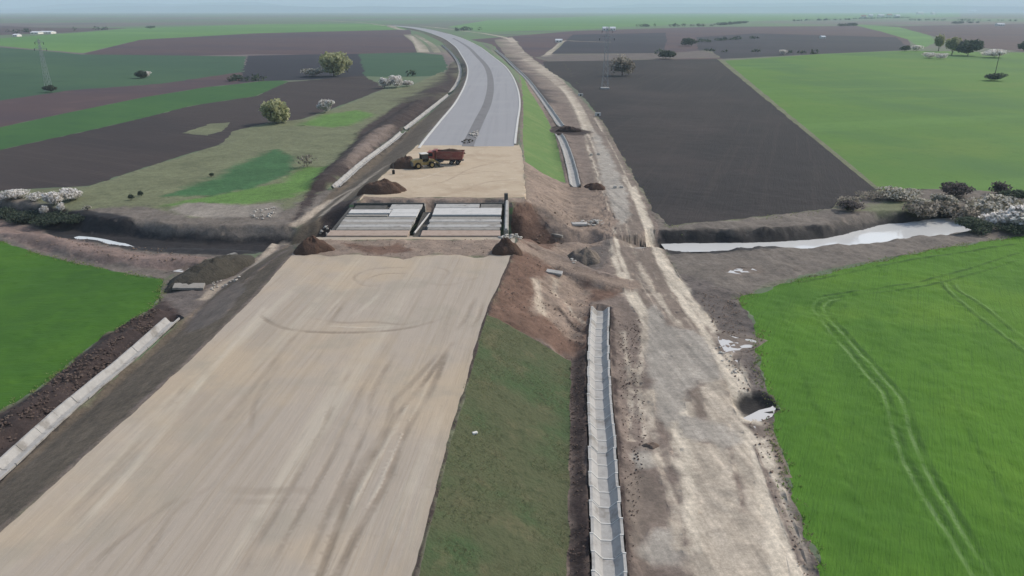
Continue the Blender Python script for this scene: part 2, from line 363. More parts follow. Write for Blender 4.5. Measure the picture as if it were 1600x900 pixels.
class MB:
    def __init__(s): s.bm = bmesh.new()
    def box(s, c, d, rz=0, rx=0, ry=0, bev=0, taper=None):
        g = bmesh.ops.create_cube(s.bm, size=1)['verts']
        for v in g:
            v.co = Vector((v.co.x * d[0], v.co.y * d[1], v.co.z * d[2]))
            if taper and v.co.z > 0: v.co.x *= taper[0]; v.co.y *= taper[1]
        if bev:
            es = list({e for v in g for e in v.link_edges})
            r = bmesh.ops.bevel(s.bm, geom=es, offset=bev, segments=2, affect='EDGES', profile=.5)
            g = list({v for f in r['faces'] for v in f.verts} | {v for v in g if v.is_valid})
        Mx = Matrix.Translation(c) @ Matrix.Rotation(rz, 4, 'Z') @ Matrix.Rotation(ry, 4, 'Y') @ Matrix.Rotation(rx, 4, 'X')
        for v in g: v.co = Mx @ v.co
        return s
    def cyl(s, c, r, h, axis='Z', n=16, r2=None):
        g = bmesh.ops.create_cone(s.bm, cap_ends=True, segments=n, radius1=r, radius2=r if r2 is None else r2, depth=h)['verts']
        rot = {'Z': Matrix.Identity(4), 'Y': Matrix.Rotation(math.pi / 2, 4, 'X'), 'X': Matrix.Rotation(math.pi / 2, 4, 'Y')}[axis]
        Mx = Matrix.Translation(c) @ rot
        for v in g: v.co = Mx @ v.co
        return s
    def bar(s, a, b, w, n=4):
        a, b = Vector(a), Vector(b); d = b - a
        if d.length < 1e-6: return s
        g = bmesh.ops.create_cone(s.bm, cap_ends=True, segments=n, radius1=w, radius2=w, depth=d.length)['verts']
        Mx = Matrix.Translation((a + b) / 2) @ d.to_track_quat('Z', 'Y').to_matrix().to_4x4()
        for v in g: v.co = Mx @ v.co
        return s
    def prism(s, prof, y0, y1):       # profile in (x,z), extruded along y
        a = [s.bm.verts.new((x, y0, z)) for x, z in prof]; b = [s.bm.verts.new((x, y1, z)) for x, z in prof]
        n = len(prof)
        s.bm.faces.new(a); s.bm.faces.new(b[::-1])
        for i in range(n): s.bm.faces.new((a[i], b[i], b[(i + 1) % n], a[(i + 1) % n]))
        return s
    def build(s, name, material, parent=None, loc=None, smooth=False):
        bmesh.ops.recalc_face_normals(s.bm, faces=s.bm.faces)
        me = bpy.data.meshes.new(name); s.bm.to_mesh(me); s.bm.free()
        if smooth:
            for p in me.polygons: p.use_smooth = True
        return link(name, me, material, parent, loc)

# ------------------------------------------------------------------ ground zones, painted in order
SOFT = {  # colour of the bare ground, edge softness (m), edge noise (m), streaks, wetness
    'soil_brown': ((116, 103, 94), 1.0, 1.6, .5, 0), 'margin': ((98, 90, 85), .8, 1.6, .2, 0), 'track': ((170, 158, 142), .7, 1.5, 1, 0),
    'wet_mud': ((150, 142, 131), .5, .9, .8, .6), 'wet_brown': ((108, 96, 86), .5, 1.0, .6, .6), 'soil_dark': ((62, 52, 49), .5, 1.2, 0, 0),
    'soil_red': ((104, 82, 70), .6, 1.6, 0, 0), 'soil_tan': ((132, 116, 103), .7, 1.8, .2, 0), 'bank': ((108, 100, 92), .9, 1.8, .4, 0),
    'bank_shaded': ((44, 41, 41), .5, .9, .3, .4), 'berm': ((122, 105, 97), .6, 1.0, .2, 0), 'olive': ((106, 109, 82), 1.2, 2.0, 0, 0),  # stream bank tone includes the shade of its face
    'bright_strip': ((90, 121, 60), 1.2, 2.0, 0, 0), 'dark_patch': ((60, 95, 58), .8, 1.4, 0, 0), 'pasture_grey': ((134, 126, 116), .8, 1.6, .3, 0),
    'slope': ((99, 88, 75), .5, .6, .5, 0), 'pit': ((40, 37, 36), .4, .5, 0, .3), 'rut_light': ((190, 178, 160), .4, .7, 1, 0), 'rut_dark': ((118, 105, 94), .35, .6, .8, .3), 'bench': ((166, 152, 135), .5, .8, .6, 0)}
ZONES = []
def zone(name, material, poly, world=False, jit=.5, rough=0, flat=None, sm=1):
    w = list(poly) if world else [hit(*p) for p in poly]
    ZONES.append(dict(name=name, mat=material, poly=w, jit=jit, rough=rough, flat=flat))
def fzone(name, material, poly, jit=.9, rough=0):
    zone(name, material, [at_z(x, max(y, 17.6), 0) for x, y in poly], True, jit, rough)

def strip(name, material, pts, w, rough=0, world=False, jit=.15, off=0.0):
    P = spline(pts if world else [hit(*p) for p in pts], 6)
    A = offset(P, off - w / 2); B = offset(P, off + w / 2)
    zone(name, material, [tuple(a) for a in A] + [tuple(b) for b in B[::-1]], True, jit, rough)

# far bands
fzone('distant_field', 'green_far', [(-900, 66), (-300, 64), (0, 60), (200, 45), (400, 38), (590, 37), (640, 46), (400, 52), (220, 62), (130, 83), (0, 72), (-300, 80), (-900, 90)])
fzone('reddish_field', 'plough_purple', [(-500, 44), (0, 40), (60, 43), (200, 44), (120, 50), (0, 55), (-500, 58)])
fzone('reddish_field', 'plough_purple', [(130, 84), (220, 62), (400, 52), (640, 46), (655, 80), (640, 86), (400, 85), (150, 90)])
fzone('teal_crop', 'teal', [(-900, 130), (-300, 95), (0, 74), (75, 80), (130, 85), (385, 88), (378, 118), (250, 131), (110, 142), (0, 157), (-300, 205), (-900, 290)])
fzone('reddish_field', 'plough_purple', [(-900, 290), (-300, 205), (0, 157), (110, 141), (250, 131), (380, 112), (400, 128), (325, 136), (225, 152), (112, 175), (0, 199), (-300, 265), (-900, 400)])
fzone('green_crop', 'green_band', [(-900, 400), (-300, 265), (0, 199), (112, 175), (225, 152), (325, 136), (432, 125), (450, 128), (400, 150), (300, 165), (225, 184), (125, 207), (0, 234), (-300, 299), (-900, 420)])
fzone('dark_field', 'plough_dark', [(387, 87), (560, 84), (600, 100), (580, 118), (560, 122), (432, 126), (375, 128)])
fzone('teal_crop', 'teal', [(560, 84), (650, 82), (692, 86), (700, 108), (680, 119), (600, 120), (570, 119)])
fzone('brown_ploughed_field', 'plough_l', [(-900, 420), (-300, 299), (0, 234), (125, 207), (225, 184), (300, 165), (400, 150), (450, 128), (572, 118), (600, 139), (525, 168), (475, 185), (345, 225), (225, 262), (140, 290), (0, 298), (-300, 325), (-900, 380)], rough=.08)
fzone('distant_field', 'green_far', [(700, 42), (760, 32), (1000, 22), (1500, 20), (1500, 27), (1200, 32), (900, 46), (760, 50)])
fzone('reddish_field', 'plough_purple', [(735, 62), (900, 48), (1100, 42), (1400, 40), (1420, 62), (1424, 78), (1290, 84), (1130, 92), (860, 100), (800, 100), (770, 70)])
fzone('dark_field', 'plough_dark', [(895, 54), (1040, 51), (1042, 62), (1036, 83), (862, 84)])
fzone('dark_field', 'plough_dark', [(1088, 58), (1180, 52), (1400, 58), (1424, 78), (1290, 84), (1130, 92), (1090, 78)])
fzone('pale_track_field', 'margin', [(835, 90), (860, 84), (1040, 83), (1110, 78), (1125, 90), (860, 97)])
fzone('distant_field', 'green_far', [(1330, 38), (1400, 42), (1450, 52), (1462, 66), (1440, 76), (1420, 62), (1380, 50)])
fzone('reddish_field', 'plough_purple', [(1400, 41), (1600, 37), (2500, 40), (2500, 80), (1900, 79), (1600, 80), (1500, 72), (1462, 58)])
fzone('pale_wheat_field', 'field_r', [(1128, 95), (1290, 84), (1420, 79), (1600, 82), (1900, 85), (2600, 90), (2600, 420), (1900, 330), (1600, 302), (1480, 296), (1376, 298)])
fzone('black_ploughed_field', 'plough_r', [(850, 96), (1125, 92), (1130, 97), (1377, 298), (1310, 315), (1300, 328), (1045, 354), (1020, 335), (1000, 295), (985, 270), (960, 225), (940, 190), (915, 155), (890, 130), (850, 108)], rough=.08)
fzone('field_margin', 'olive', [(1120, 92), (1131, 94), (1250, 192), (1379, 298), (1372, 299), (1246, 196)], jit=.2)
# left middle
zone('pasture', 'olive', [(-300, 330), (0, 299), (140, 291), (225, 263), (345, 226), (475, 186), (525, 169), (600, 140), (640, 135), (690, 112), (705, 120), (700, 146), (600, 215), (520, 292), (430, 335), (230, 360), (100, 345), (-300, 350)], rough=.15)
zone('pasture', 'olive', [(285, 208), (330, 193), (362, 191), (352, 202), (325, 212)], jit=1.5)
zone('pasture', 'olive', [(362, 205), (420, 192), (475, 186), (480, 200), (400, 212), (345, 226)], jit=1.5)
zone('bright_meadow', 'bright_strip', [(250, 322), (330, 307), (440, 285), (470, 262), (515, 258), (524, 262), (490, 290), (440, 312), (380, 318)], jit=1.5)
zone('bright_meadow', 'bright_strip', [(470, 195), (500, 180), (560, 172), (585, 180), (550, 195), (520, 199)], jit=1.5)
zone('lush_crop', 'dark_patch', [(255, 306), (330, 280), (385, 252), (432, 234), (462, 246), (452, 272), (400, 292), (330, 306)], jit=1.2)
zone('dry_ground', 'pasture_grey', [(268, 328), (285, 318), (340, 317), (378, 322), (440, 318), (445, 340), (420, 352), (300, 340)], jit=1.5, rough=.1)
# right base
zone('bare_earth', 'soil_brown', [(772, 62), (800, 58), (822, 82), (905, 150), (942, 190), (987, 270), (1022, 330), (1045, 354), (1045, 400), (1060, 430), (1155, 466), (1185, 520), (1182, 570), (1200, 612), (1218, 640), (1208, 675), (1225, 740), (1250, 810), (1285, 900), (1340, 1020), (600, 1020), (700, 760), (760, 500), (800, 400), (822, 310), (812, 200), (812, 120), (790, 90)], jit=1.0, rough=.15)
zone('stream_margin', 'bank', [(1022, 332), (1045, 353), (1300, 327), (1310, 314), (1376, 297), (1480, 295), (1600, 301), (1900, 328), (2300, 360), (2300, 375), (1900, 352), (1600, 368), (1450, 391), (1350, 411), (1250, 431), (1155, 467), (1060, 432), (1040, 400)], jit=1.0, rough=.25)
zone('pasture', 'olive', [(1330, 330), (1375, 315), (1500, 312), (1460, 335), (1425, 345), (1395, 338)], jit=1.5)
zone('stream_bank', 'bank_shaded', [(1030, 358), (1150, 361), (1300, 353), (1385, 343), (1430, 335), (1490, 330), (1495, 345), (1470, 362), (1395, 371), (1200, 391), (1040, 397)], jit=.8, rough=.32)  # shade of the far bank painted as dark mud
zone('field_margin', 'margin', [(1050, 430), (1060, 425), (1155, 462), (1190, 520), (1187, 570), (1206, 612), (1222, 640), (1213, 675), (1230, 740), (1256, 810), (1292, 900), (1350, 1020), (1280, 1020), (1250, 900), (1215, 790), (1185, 720), (1160, 660), (1140, 600), (1120, 540), (1100, 500), (1060, 450)], jit=1.0, rough=.3)
zone('wheat_field', 'wheat', [(1155, 466), (1250, 437), (1350, 413), (1450, 392), (1600, 368), (1900, 340), (2600, 330), (2600, 1200), (1420, 1100), (1345, 1020), (1285, 900), (1250, 810), (1225, 740), (1208, 675), (1216, 640), (1200, 612), (1184, 570), (1186, 520)], jit=.9, rough=.16)
# wheel ruts through the wheat
Lr = [(1600, 392), (1450, 437), (1300, 460), (1276, 470), (1272, 485), (1300, 520), (1325, 550), (1350, 582), (1375, 610), (1387, 640), (1396, 675), (1417, 730), (1450, 785), (1475, 825), (1500, 865), (1520, 900), (1570, 980)]
Rr = [(1600, 404), (1450, 446), (1320, 462), (1295, 471), (1287, 480), (1295, 497), (1325, 530), (1350, 557), (1380, 592), (1405, 620), (1415, 645), (1423, 675), (1452, 745), (1487, 800), (1512, 845), (1550, 897), (1600, 970)]
MARKS = []
def mark(pts, w, v=1.0, z=0.0, world=False):
    MARKS.append((np.array(spline(pts if world else [at_z(*p, z) for p in pts], 8)), w, v))
for T, n_ in ((Lr, 3), (Rr, 3)):
    P_ = np.array(spline([at_z(*p, 0) for p in T[n_ - 1:]], 8)); MARKS.append((P_, .36, .85)); MARKS.append((offset(P_, -.6), .5, -.75)); MARKS.append((offset(P_, .5), .3, -.3))
    MARKS.append((np.array(spline([at_z(*p, 0) for p in T[:n_ + 1]], 8)), .5, -.8))
for T in ([(1470, 433), (1476, 450), (1500, 472), (1550, 512), (1600, 550), (1700, 625)], [(1487, 438), (1494, 452), (1532, 477), (1600, 530), (1700, 608)]):
    P_ = np.array(spline([at_z(*p, 0) for p in T], 8)); MARKS.append((P_, .5, -.8)); MARKS.append((offset(P_, -.5), .35, .5))
mark([(1200, 449), (1300, 432), (1420, 407), (1600, 379)], .6, -.8)
mark([(1215, 470), (1260, 600), (1330, 760), (1400, 900)], .5, -.25); mark([(1480, 600), (1540, 720), (1620, 860)], .5, -.25)

# corridor right of the far motorway
zone('dirt_track', 'track', [(792, 60), (806, 82), (818, 93), (850, 118), (880, 145), (900, 180), (915, 215), (928, 255), (942, 300), (952, 350), (960, 395), (975, 430), (1000, 470), (1075, 520), (1095, 600), (1060, 640), (1040, 700), (1060, 760), (1085, 900), (1100, 1020), (1290, 1020), (1242, 900), (1212, 800), (1178, 715), (1150, 640), (1128, 580), (1105, 520), (1078, 480), (1052, 440), (1028, 390), (1012, 350), (1000, 320), (985, 285), (962, 255), (940, 215), (920, 180), (905, 155), (880, 125), (832, 92), (820, 82), (800, 58)], jit=.8, rough=.12)
# ruts along the service track
TC = np.array(spline([hit(*p) for p in [(856, 115), (886, 140), (905, 165), (925, 205), (945, 250), (963, 300), (978, 345), (992, 390), (1015, 440), (1045, 490), (1075, 540), (1100, 600), (1120, 660), (1140, 740), (1160, 830), (1175, 920), (1190, 1000)]], 6))
_rg = random.Random(4)
for k in range(22):
    off = _rg.uniform(-4.6, 4.6) if k > 4 else (-3.2, -1.2, .6, 2.2, 3.8)[k]; i0 = _rg.randint(0, 40); i1 = min(len(TC), i0 + _rg.randint(25, 70))
    Pk = offset(TC, off)[i0:i1].copy(); Pk[:, 0] += np.array([.45 * math.sin(q * .07 + k * 2.1) + .2 * math.sin(q * .19 + k) for q in range(len(Pk))])
    nm, mt = (('wheel_rut', 'rut_light'), ('wheel_rut', 'rut_dark'), ('wheel_rut', 'rut_dark'))[k % 3]
    A_, B_ = offset(Pk, -.28 - .02 * k), offset(Pk, .28 + .02 * k)
    zone(nm, mt, [tuple(a) for a in A_] + [tuple(b) for b in B_[::-1]], True, .12, .06)
zone('grey_mud', 'wet_mud', [(925, 200), (938, 215), (960, 255), (980, 300), (985, 340), (965, 352), (952, 320), (938, 270)], jit=1.2, rough=.08)
zone('grey_mud', 'wet_mud', [(1010, 484), (1024, 476), (1040, 508), (1058, 512), (1085, 516), (1108, 540), (1128, 588), (1112, 600), (1090, 594), (1076, 612), (1060, 648), (1042, 672), (1028, 645), (1015, 585), (1003, 530)], jit=.5, rough=.06)
zone('grey_mud', 'wet_mud', [(1060, 650), (1105, 655), (1142, 662), (1152, 690), (1130, 702), (1110, 690), (1085, 690), (1065, 680)], jit=.4, rough=.05)
zone('grey_mud', 'wet_mud', [(985, 708), (1015, 702), (1035, 725), (1020, 732), (995, 733)], jit=.3, rough=.05)
zone('grey_mud', 'wet_mud', [(1000, 850), (1025, 825), (1055, 828), (1070, 870), (1050, 882), (1018, 880), (1000, 868)], jit=.3, rough=.05)
zone('damp_earth', 'wet_brown', [(975, 735), (1020, 735), (1038, 770), (1040, 800), (1050, 822), (1020, 822), (1000, 845), (985, 850), (975, 800)], jit=.4, rough=.1)
for T, w in (([(1015, 610), (1018, 660), (1030, 720), (1050, 780), (1065, 860)], .7), ([(998, 600), (1005, 660), (1012, 700)], .6), ([(1010, 490), (1005, 540), (995, 600)], .6), ([(975, 520), (985, 600), (985, 690)], .5)):
    strip('wheel_rut', 'track', T, w, rough=.1, jit=.3)
for T, w in (([(1030, 660), (1045, 700), (1058, 715)], .5), ([(1140, 700), (1155, 760), (1160, 800)], .4), ([(1195, 730), (1225, 800), (1262, 900), (1300, 1000)], .5), ([(1180, 700), (1210, 780), (1250, 880)], .3)):
    strip('mud_rut', 'soil_brown', T, w, rough=.15, jit=.3)
zone('field_margin', 'margin', [(905, 360), (930, 350), (960, 370), (955, 400), (940, 420), (905, 415), (895, 400)], jit=.8, rough=.25)
# left stream side
zone('stream_margin', 'bank', [(-500, 345), (-300, 330), (0, 300), (100, 330), (230, 323), (300, 340), (430, 338), (500, 295), (528, 295), (470, 352), (455, 378), (330, 408), (270, 430), (255, 437), (165, 422), (60, 398), (0, 378), (-300, 425), (-500, 440)], jit=.8, rough=.2)
zone('stream_bank', 'bank_shaded', [(-500, 350), (0, 325), (100, 326), (175, 333), (225, 358), (270, 371), (400, 372), (458, 371), (440, 389), (375, 399), (300, 397), (205, 391), (120, 374), (60, 356), (0, 342), (-500, 380)], jit=.5, rough=.2)  # left bank and bed, shade included in the dark colour
zone('clay_berm', 'berm', [(-500, 385), (-200, 348), (0, 343), (60, 358), (105, 373), (212, 394), (332, 402), (322, 416), (270, 424), (250, 422), (162, 411), (57, 389), (0, 367), (-300, 392), (-500, 420)], jit=.5, rough=.25)
zone('wheat_field', 'wheat_left', [(-900, 520), (-300, 425), (0, 377), (60, 397), (165, 421), (255, 437), (248, 468), (225, 487), (162, 525), (57, 610), (0, 643), (-300, 860), (-600, 1080), (-900, 1150)], jit=.5, rough=.16)
zone('dug_soil', 'soil_dark', [(-600, 1085), (-300, 860), (0, 643), (57, 610), (162, 525), (225, 487), (250, 462), (270, 462), (290, 470), (300, 492), (287, 500), (80, 677), (0, 745), (-300, 975), (-600, 1190)], jit=.5, rough=.4)
zone('field_margin', 'margin', [(248, 470), (256, 438), (272, 428), (330, 410), (400, 402), (456, 374), (464, 388), (400, 440), (320, 480), (287, 498), (262, 470)], jit=.6, rough=.25)
zone('embankment_slope', 'slope', [(-600, 1190), (-300, 975), (0, 743), (80, 675), (125, 637), (220, 557), (287, 497), (330, 466), (450, 383), (463, 391), (400, 463), (295, 566), (175, 676), (0, 833), (-330, 1122)], jit=.2, rough=.06)
strip('bench_path', 'bench', [(315, 470), (350, 443), (400, 412), (446, 380)], 1.6, rough=.1, jit=.4)
strip('bench_path', 'soil_brown', [(345, 470), (395, 430), (450, 390)], 1.4, rough=.15, jit=.4)
zone('damp_earth', 'wet_brown', [(288, 500), (330, 468), (375, 435), (385, 450), (350, 495), (320, 512), (290, 520)], jit=.6, rough=.1)
# right near slope
zone('dug_soil', 'soil_dark', [(890, 560), (920, 540), (921, 700), (927, 900), (930, 1020), (886, 1020), (888, 900), (889, 700)], jit=.25, rough=.2)
zone('dug_soil', 'soil_dark', [(952, 478), (956, 560), (962, 675), (980, 900), (990, 1020), (996, 1020), (986, 900), (968, 675), (962, 560), (958, 478)], jit=.25, rough=.15)
zone('grass_slope', 'grass_near', [(560, 1020), (650, 901), (692, 701), (722, 601), (757, 492), (778, 497), (830, 527), (893, 562), (891, 620), (890, 700), (888, 900), (886, 1020)], jit=.3, rough=.12)
zone('red_soil_slope', 'soil_red', [(757, 492), (785, 425), (800, 397), (812, 372), (850, 395), (900, 418), (985, 440), (960, 462), (925, 472), (918, 545), (893, 562), (830, 527), (778, 497)], jit=.7, rough=.42)
zone('loose_soil', 'soil_tan', [(845, 432), (880, 428), (915, 448), (925, 480), (905, 505), (912, 535), (880, 515), (860, 495), (838, 490), (835, 465)], jit=.6, rough=.42)
for T_, w_, m_ in (([(822, 318), (850, 350), (880, 382)], .8, 'rut_dark'), ([(835, 300), (870, 335), (905, 368)], .7, 'bench'), ([(842, 298), (885, 332), (915, 360)], .5, 'rut_dark'), ([(870, 335), (890, 362), (905, 375)], .5, 'bench'), ([(830, 268), (870, 296), (940, 300)], .7, 'soil_brown'), ([(838, 440), (842, 470), (848, 492)], 1.0, 'bench'), ([(870, 435), (866, 455), (872, 468)], .8, 'bench'), ([(880, 470), (900, 495), (918, 505)], .5, 'bench'), ([(872, 480), (895, 508), (915, 520)], .4, 'soil_dark'), ([(790, 470), (800, 440), (805, 415)], 1.2, 'soil_red')):
    strip('loose_soil', m_, T_, w_, rough=.3, jit=.3)
strip('haul_ramp', 'soil_tan', [(806, 382), (850, 402), (900, 424), (950, 438), (1000, 446)], 3.4, rough=.1, jit=.5)
# far slopes
zone('soil_slope', 'soil_tan', [(816, 250), (840, 262), (881, 287), (940, 292), (962, 340), (960, 372), (900, 395), (860, 392), (812, 372), (800, 340), (818, 309)], jit=.8, rough=.42)
zone('red_soil_slope', 'soil_red', [(800, 312), (830, 318), (850, 345), (878, 378), (860, 390), (812, 372), (798, 340)], jit=.6, rough=.2)
zone('grass_slope', 'grass_far', [(812, 110), (820, 125), (826, 140), (857, 190), (865, 207), (871, 225), (884, 286), (850, 272), (820, 252), (817, 220), (818, 160)], jit=.3, rough=.05)
zone('embankment_slope', 'slope', [(528, 292), (612, 223), (632, 206), (703, 149), (719, 128), (723, 108), (733, 110), (729, 135), (714, 160), (684, 192), (657, 222), (600, 273), (563, 310), (540, 322), (515, 370), (464, 390), (456, 372), (470, 352)], jit=.3, rough=.1)
zone('embankment_slope', 'slope', [(723, 108), (717, 92), (704, 78), (690, 66), (664, 53), (640, 46), (640, 43), (690, 58), (714, 71), (727, 90), (733, 110)], jit=.3)
zone('soil_slope', 'soil_dark', [(555, 312), (585, 292), (545, 335), (515, 371), (470, 392), (464, 388), (500, 345), (530, 315)], jit=.5, rough=.2)
zone('spoil_bank', 'soil_dark', [(455, 345), (480, 300), (510, 262), (540, 235), (560, 205), (600, 178), (645, 150), (690, 124), (702, 100), (712, 96), (717, 108), (714, 127), (700, 147), (628, 204), (600, 226), (522, 290), (500, 300), (470, 340)], jit=.8, rough=.4)
zone('spoil_bank', 'soil_brown', [(560, 225), (590, 200), (615, 195), (610, 212), (575, 240), (545, 262), (535, 255)], jit=.8, rough=.4)
strip('bench_path', 'bench', [(458, 357), (490, 332), (517, 315), (548, 296)], 1.9, rough=.1, jit=.4)
strip('bench_path', 'bench', [(500, 338), (545, 303), (580, 276), (605, 258)], 1.6, rough=.1, jit=.3)
zone('bare_earth', 'soil_dark', [(862, 198), (905, 200), (925, 207), (915, 212), (870, 212), (858, 205)], jit=.6, rough=.3)
# decks
strip('loose_soil', 'soil_dark', [(p[0] + .12, p[1]) for p in near_R], .42, rough=.03, world=True, jit=.1)
strip('loose_soil', 'soil_brown', [(p[0] - .25, p[1]) for p in near_L], .7, rough=.05, world=True, jit=.2)
zone('sand_roadbed', 'sand', ND, True, jit=.16, rough=.03)
zone('sand_roadbed', 'sand_far', [(2.2, yB)] + far_R + [tuple(RR[6]), tuple(RL[6])] + far_L[::-1] + [(-29.0, yB)], True, jit=.25, rough=.04)
zone('loose_soil', 'soil_tan', [at_z(*p, ZD) for p in [(458, 396), (500, 374), (770, 374), (803, 380), (799, 398), (745, 402), (690, 398), (630, 404), (560, 399), (515, 402)]] , True, jit=1.0, rough=.22)
zone('loose_soil', 'soil_tan', [(2.4, yB), (2.5, yB + 4), (-4, yB + 3.6), (-12, yB + 4.4), (-20, yB + 3.8), (-29, yB + 5), (-29.6, yB)], True, jit=.8, rough=.2)
zone('red_soil_patch', 'soil_red', [at_z(*p, ZD) for p in [(540, 380), (600, 384), (625, 376), (640, 392), (590, 396), (555, 390)]], True, jit=.8, rough=.15)
def roadstrip(name, material, a, b, i0, i1=None, jit=.02):
    A = offset(ROAD, a)[i0:i1]; B = offset(ROAD, b)[i0:i1]
    zone(name, material, [tuple(p) for p in A] + [tuple(p) for p in B[::-1]], True, jit)
roadstrip('verge', 'margin', -13.5, 13.5, 5)
ia = 4
roadstrip('motorway_asphalt', 'asphalt', -12.3, -1.6, ia + 1)
roadstrip('motorway_asphalt', 'asphalt', 1.6, 12.3, ia)
roadstrip('motorway_median', 'median', -1.6, 1.6, ia, 72)
roadstrip('motorway_asphalt', 'asphalt', -1.6, 1.6, 72)
# tyre marks on the near deck
for T, w, v in (([(400, 488), (430, 508), (470, 517), (530, 520), (590, 518), (640, 512), (690, 498), (706, 486)], .5, .75), ([(470, 494), (530, 504), (580, 503), (630, 507), (660, 499)], .45, .45), ([(500, 508), (560, 512), (620, 510)], .3, -.5),
      ([(640, 418), (585, 420), (556, 430), (556, 440), (575, 447), (600, 444)], .4, .6), ([(650, 428), (600, 428), (575, 436), (580, 443)], .35, .5), ([(670, 415), (700, 424), (690, 440)], .4, .3),
      ([(712, 530), (690, 560), (660, 600), (635, 630), (610, 662), (590, 700), (560, 745), (540, 790), (510, 870), (480, 950)], .5, .9), ([(687, 550), (640, 602), (615, 627), (604, 665), (580, 700), (545, 757), (520, 810)], .55, .6),
      ([(700, 548), (682, 590), (662, 630), (638, 668), (615, 725), (590, 780), (560, 830), (530, 890), (500, 960)], .55, .9), ([(672, 590), (650, 640), (625, 690), (600, 745), (570, 800)], .3, -.7), ([(655, 600), (628, 650), (600, 700), (560, 770), (540, 810)], .3, -.6),
      ([(710, 520), (726, 500), (735, 480), (745, 462)], .5, .5), ([(690, 520), (700, 498), (704, 480)], .45, .5), ([(755, 470), (748, 495), (735, 515)], .4, .5),
      ([(620, 547), (597, 585), (580, 620), (573, 665), (545, 730), (500, 830), (470, 900)], .5, .6), ([(552, 575), (535, 600), (517, 640), (500, 675), (450, 770), (400, 852), (360, 930)], .45, .55), ([(575, 590), (562, 612), (547, 645), (530, 690), (485, 772), (447, 840), (415, 898)], .4, .6),
      ([(470, 515), (445, 542), (400, 600), (350, 660), (300, 720)], .5, .45), ([(540, 470), (525, 490), (508, 512)], .4, .6), ([(528, 472), (512, 492), (498, 510)], .35, .4), ([(440, 560), (400, 625), (387, 680), (332, 755), (270, 800), (240, 850), (190, 930)], .5, .5),
      ([(310, 760), (245, 800), (165, 862), (120, 905)], .45, .5), ([(440, 800), (397, 850), (368, 900)], .4, .6), ([(340, 762), (400, 768), (460, 766), (505, 772)], .8, .45), ([(330, 782), (400, 784), (480, 782)], .6, .25),
      ([(300, 590), (240, 660), (170, 740), (60, 850)], .5, .3), ([(330, 575), (280, 640), (200, 740), (100, 850)], .7, -.5), ([(700, 660), (680, 720), (655, 800), (630, 890)], .6, -.4), ([(610, 860), (625, 800), (660, 720), (690, 640)], 1.0, -.5),
      ([(420, 470), (380, 520), (320, 590)], .6, -.4), ([(600, 450), (570, 480), (540, 500)], .6, -.4), ([(650, 440), (700, 445), (760, 430)], .6, .3)):
    mark(T, w, v, ZD)
for T, w, v in (([(800, 250), (740, 262), (690, 285), (640, 292)], .6, .5), ([(812, 280), (760, 285), (720, 300)], .8, .4), ([(650, 270), (700, 275), (760, 268), (800, 272)], .6, .4), ([(720, 235), (700, 262), (640, 285)], .7, -.4)):
    mark(T, w, v, ZD)
# far tracks
strip('dirt_track', 'track', [(806, 66), (790, 59), (760, 53), (725, 48.5), (690, 44), (655, 40.5)], 9, jit=.8)
strip('dirt_track', 'track', [(852, 88), (866, 76), (882, 64), (905, 64.5), (955, 66)], 6, jit=.8)
strip('dirt_track', 'track', [(636, 54), (652, 66), (662, 82)], 12, jit=.8); strip('dirt_track', 'track', [(648, 54), (672, 68), (684, 82)], 7, jit=.8)
strip('dirt_track', 'track', [(630, 47), (600, 40), (560, 35), (500, 32)], 14, jit=.8)

# puddles, each with a damp rim, broken up by the lumps of the ground
def puddle(poly, flat, broken=.0, rim=1.35):
    W = np.array([hit(*p) for p in poly]); c = W.mean(0)
    zone('damp_earth', 'wet_brown', [tuple(c + (q - c) * rim) for q in W], True, .6, .06)
    ZONES.append(dict(name='puddle', mat='puddle', poly=[tuple(q) for q in W], jit=.4, rough=0, flat=flat, broken=broken))
puddle([(1122, 525), (1140, 523), (1155, 528), (1175, 530), (1188, 534), (1172, 542), (1160, 548), (1152, 566), (1144, 560), (1146, 548), (1132, 550), (1126, 538)], -.03, .06)
zone('pit', 'pit', [(1146, 626), (1162, 616), (1188, 611), (1208, 618), (1216, 632), (1210, 646), (1190, 652), (1160, 648)], jit=.25)
ZONES.append(dict(name='puddle', mat='puddle', poly=[hit(*p) for p in [(1162, 652), (1185, 649), (1202, 643), (1211, 633), (1214, 637), (1206, 649), (1190, 656), (1172, 657)]], jit=.15, rough=0, flat=-.12, broken=-.12))
puddle([(1168, 664), (1195, 668), (1200, 672), (1190, 682), (1182, 674)], -.03, .05, 1.5)
puddle([(1134, 425), (1150, 420), (1178, 419), (1184, 423), (1160, 428)], -.03, .0)
puddle([(268, 424), (292, 416), (320, 415), (312, 422), (290, 426)], .02, -.1)

# ------------------------------------------------------------------ build the ground: one triangulation, split by zone
def densify(poly, jit):
    out = []
    P = [np.array(p, float) for p in poly]
    for a, b in zip(P, P[1:] + P[:1]):
        L = np.linalg.norm(b - a); Y = max(20, .5 * (a[1] + b[1]))
        st = max(.45, Y * .0085) if Y < 700 else Y * .03
        n = max(1, min(200, int(L / st)))
        if L < 1e-4: continue
        nrm = np.array([b[1] - a[1], a[0] - b[0]]) / L
        for k in range(n):
            t = k / n; p = a + (b - a) * t
            amp = jit * (1 if Y < 400 else 3)
            q = p + nrm * (float(fbm(p[0] * .45 / max(1, Y / 150), p[1] * .45 / max(1, Y / 150), 5, 4)) * 2 * amp)
            out.append(q)
    return np.array(out)

for Z in ZONES: Z['out'] = densify(Z['poly'], Z['jit'])

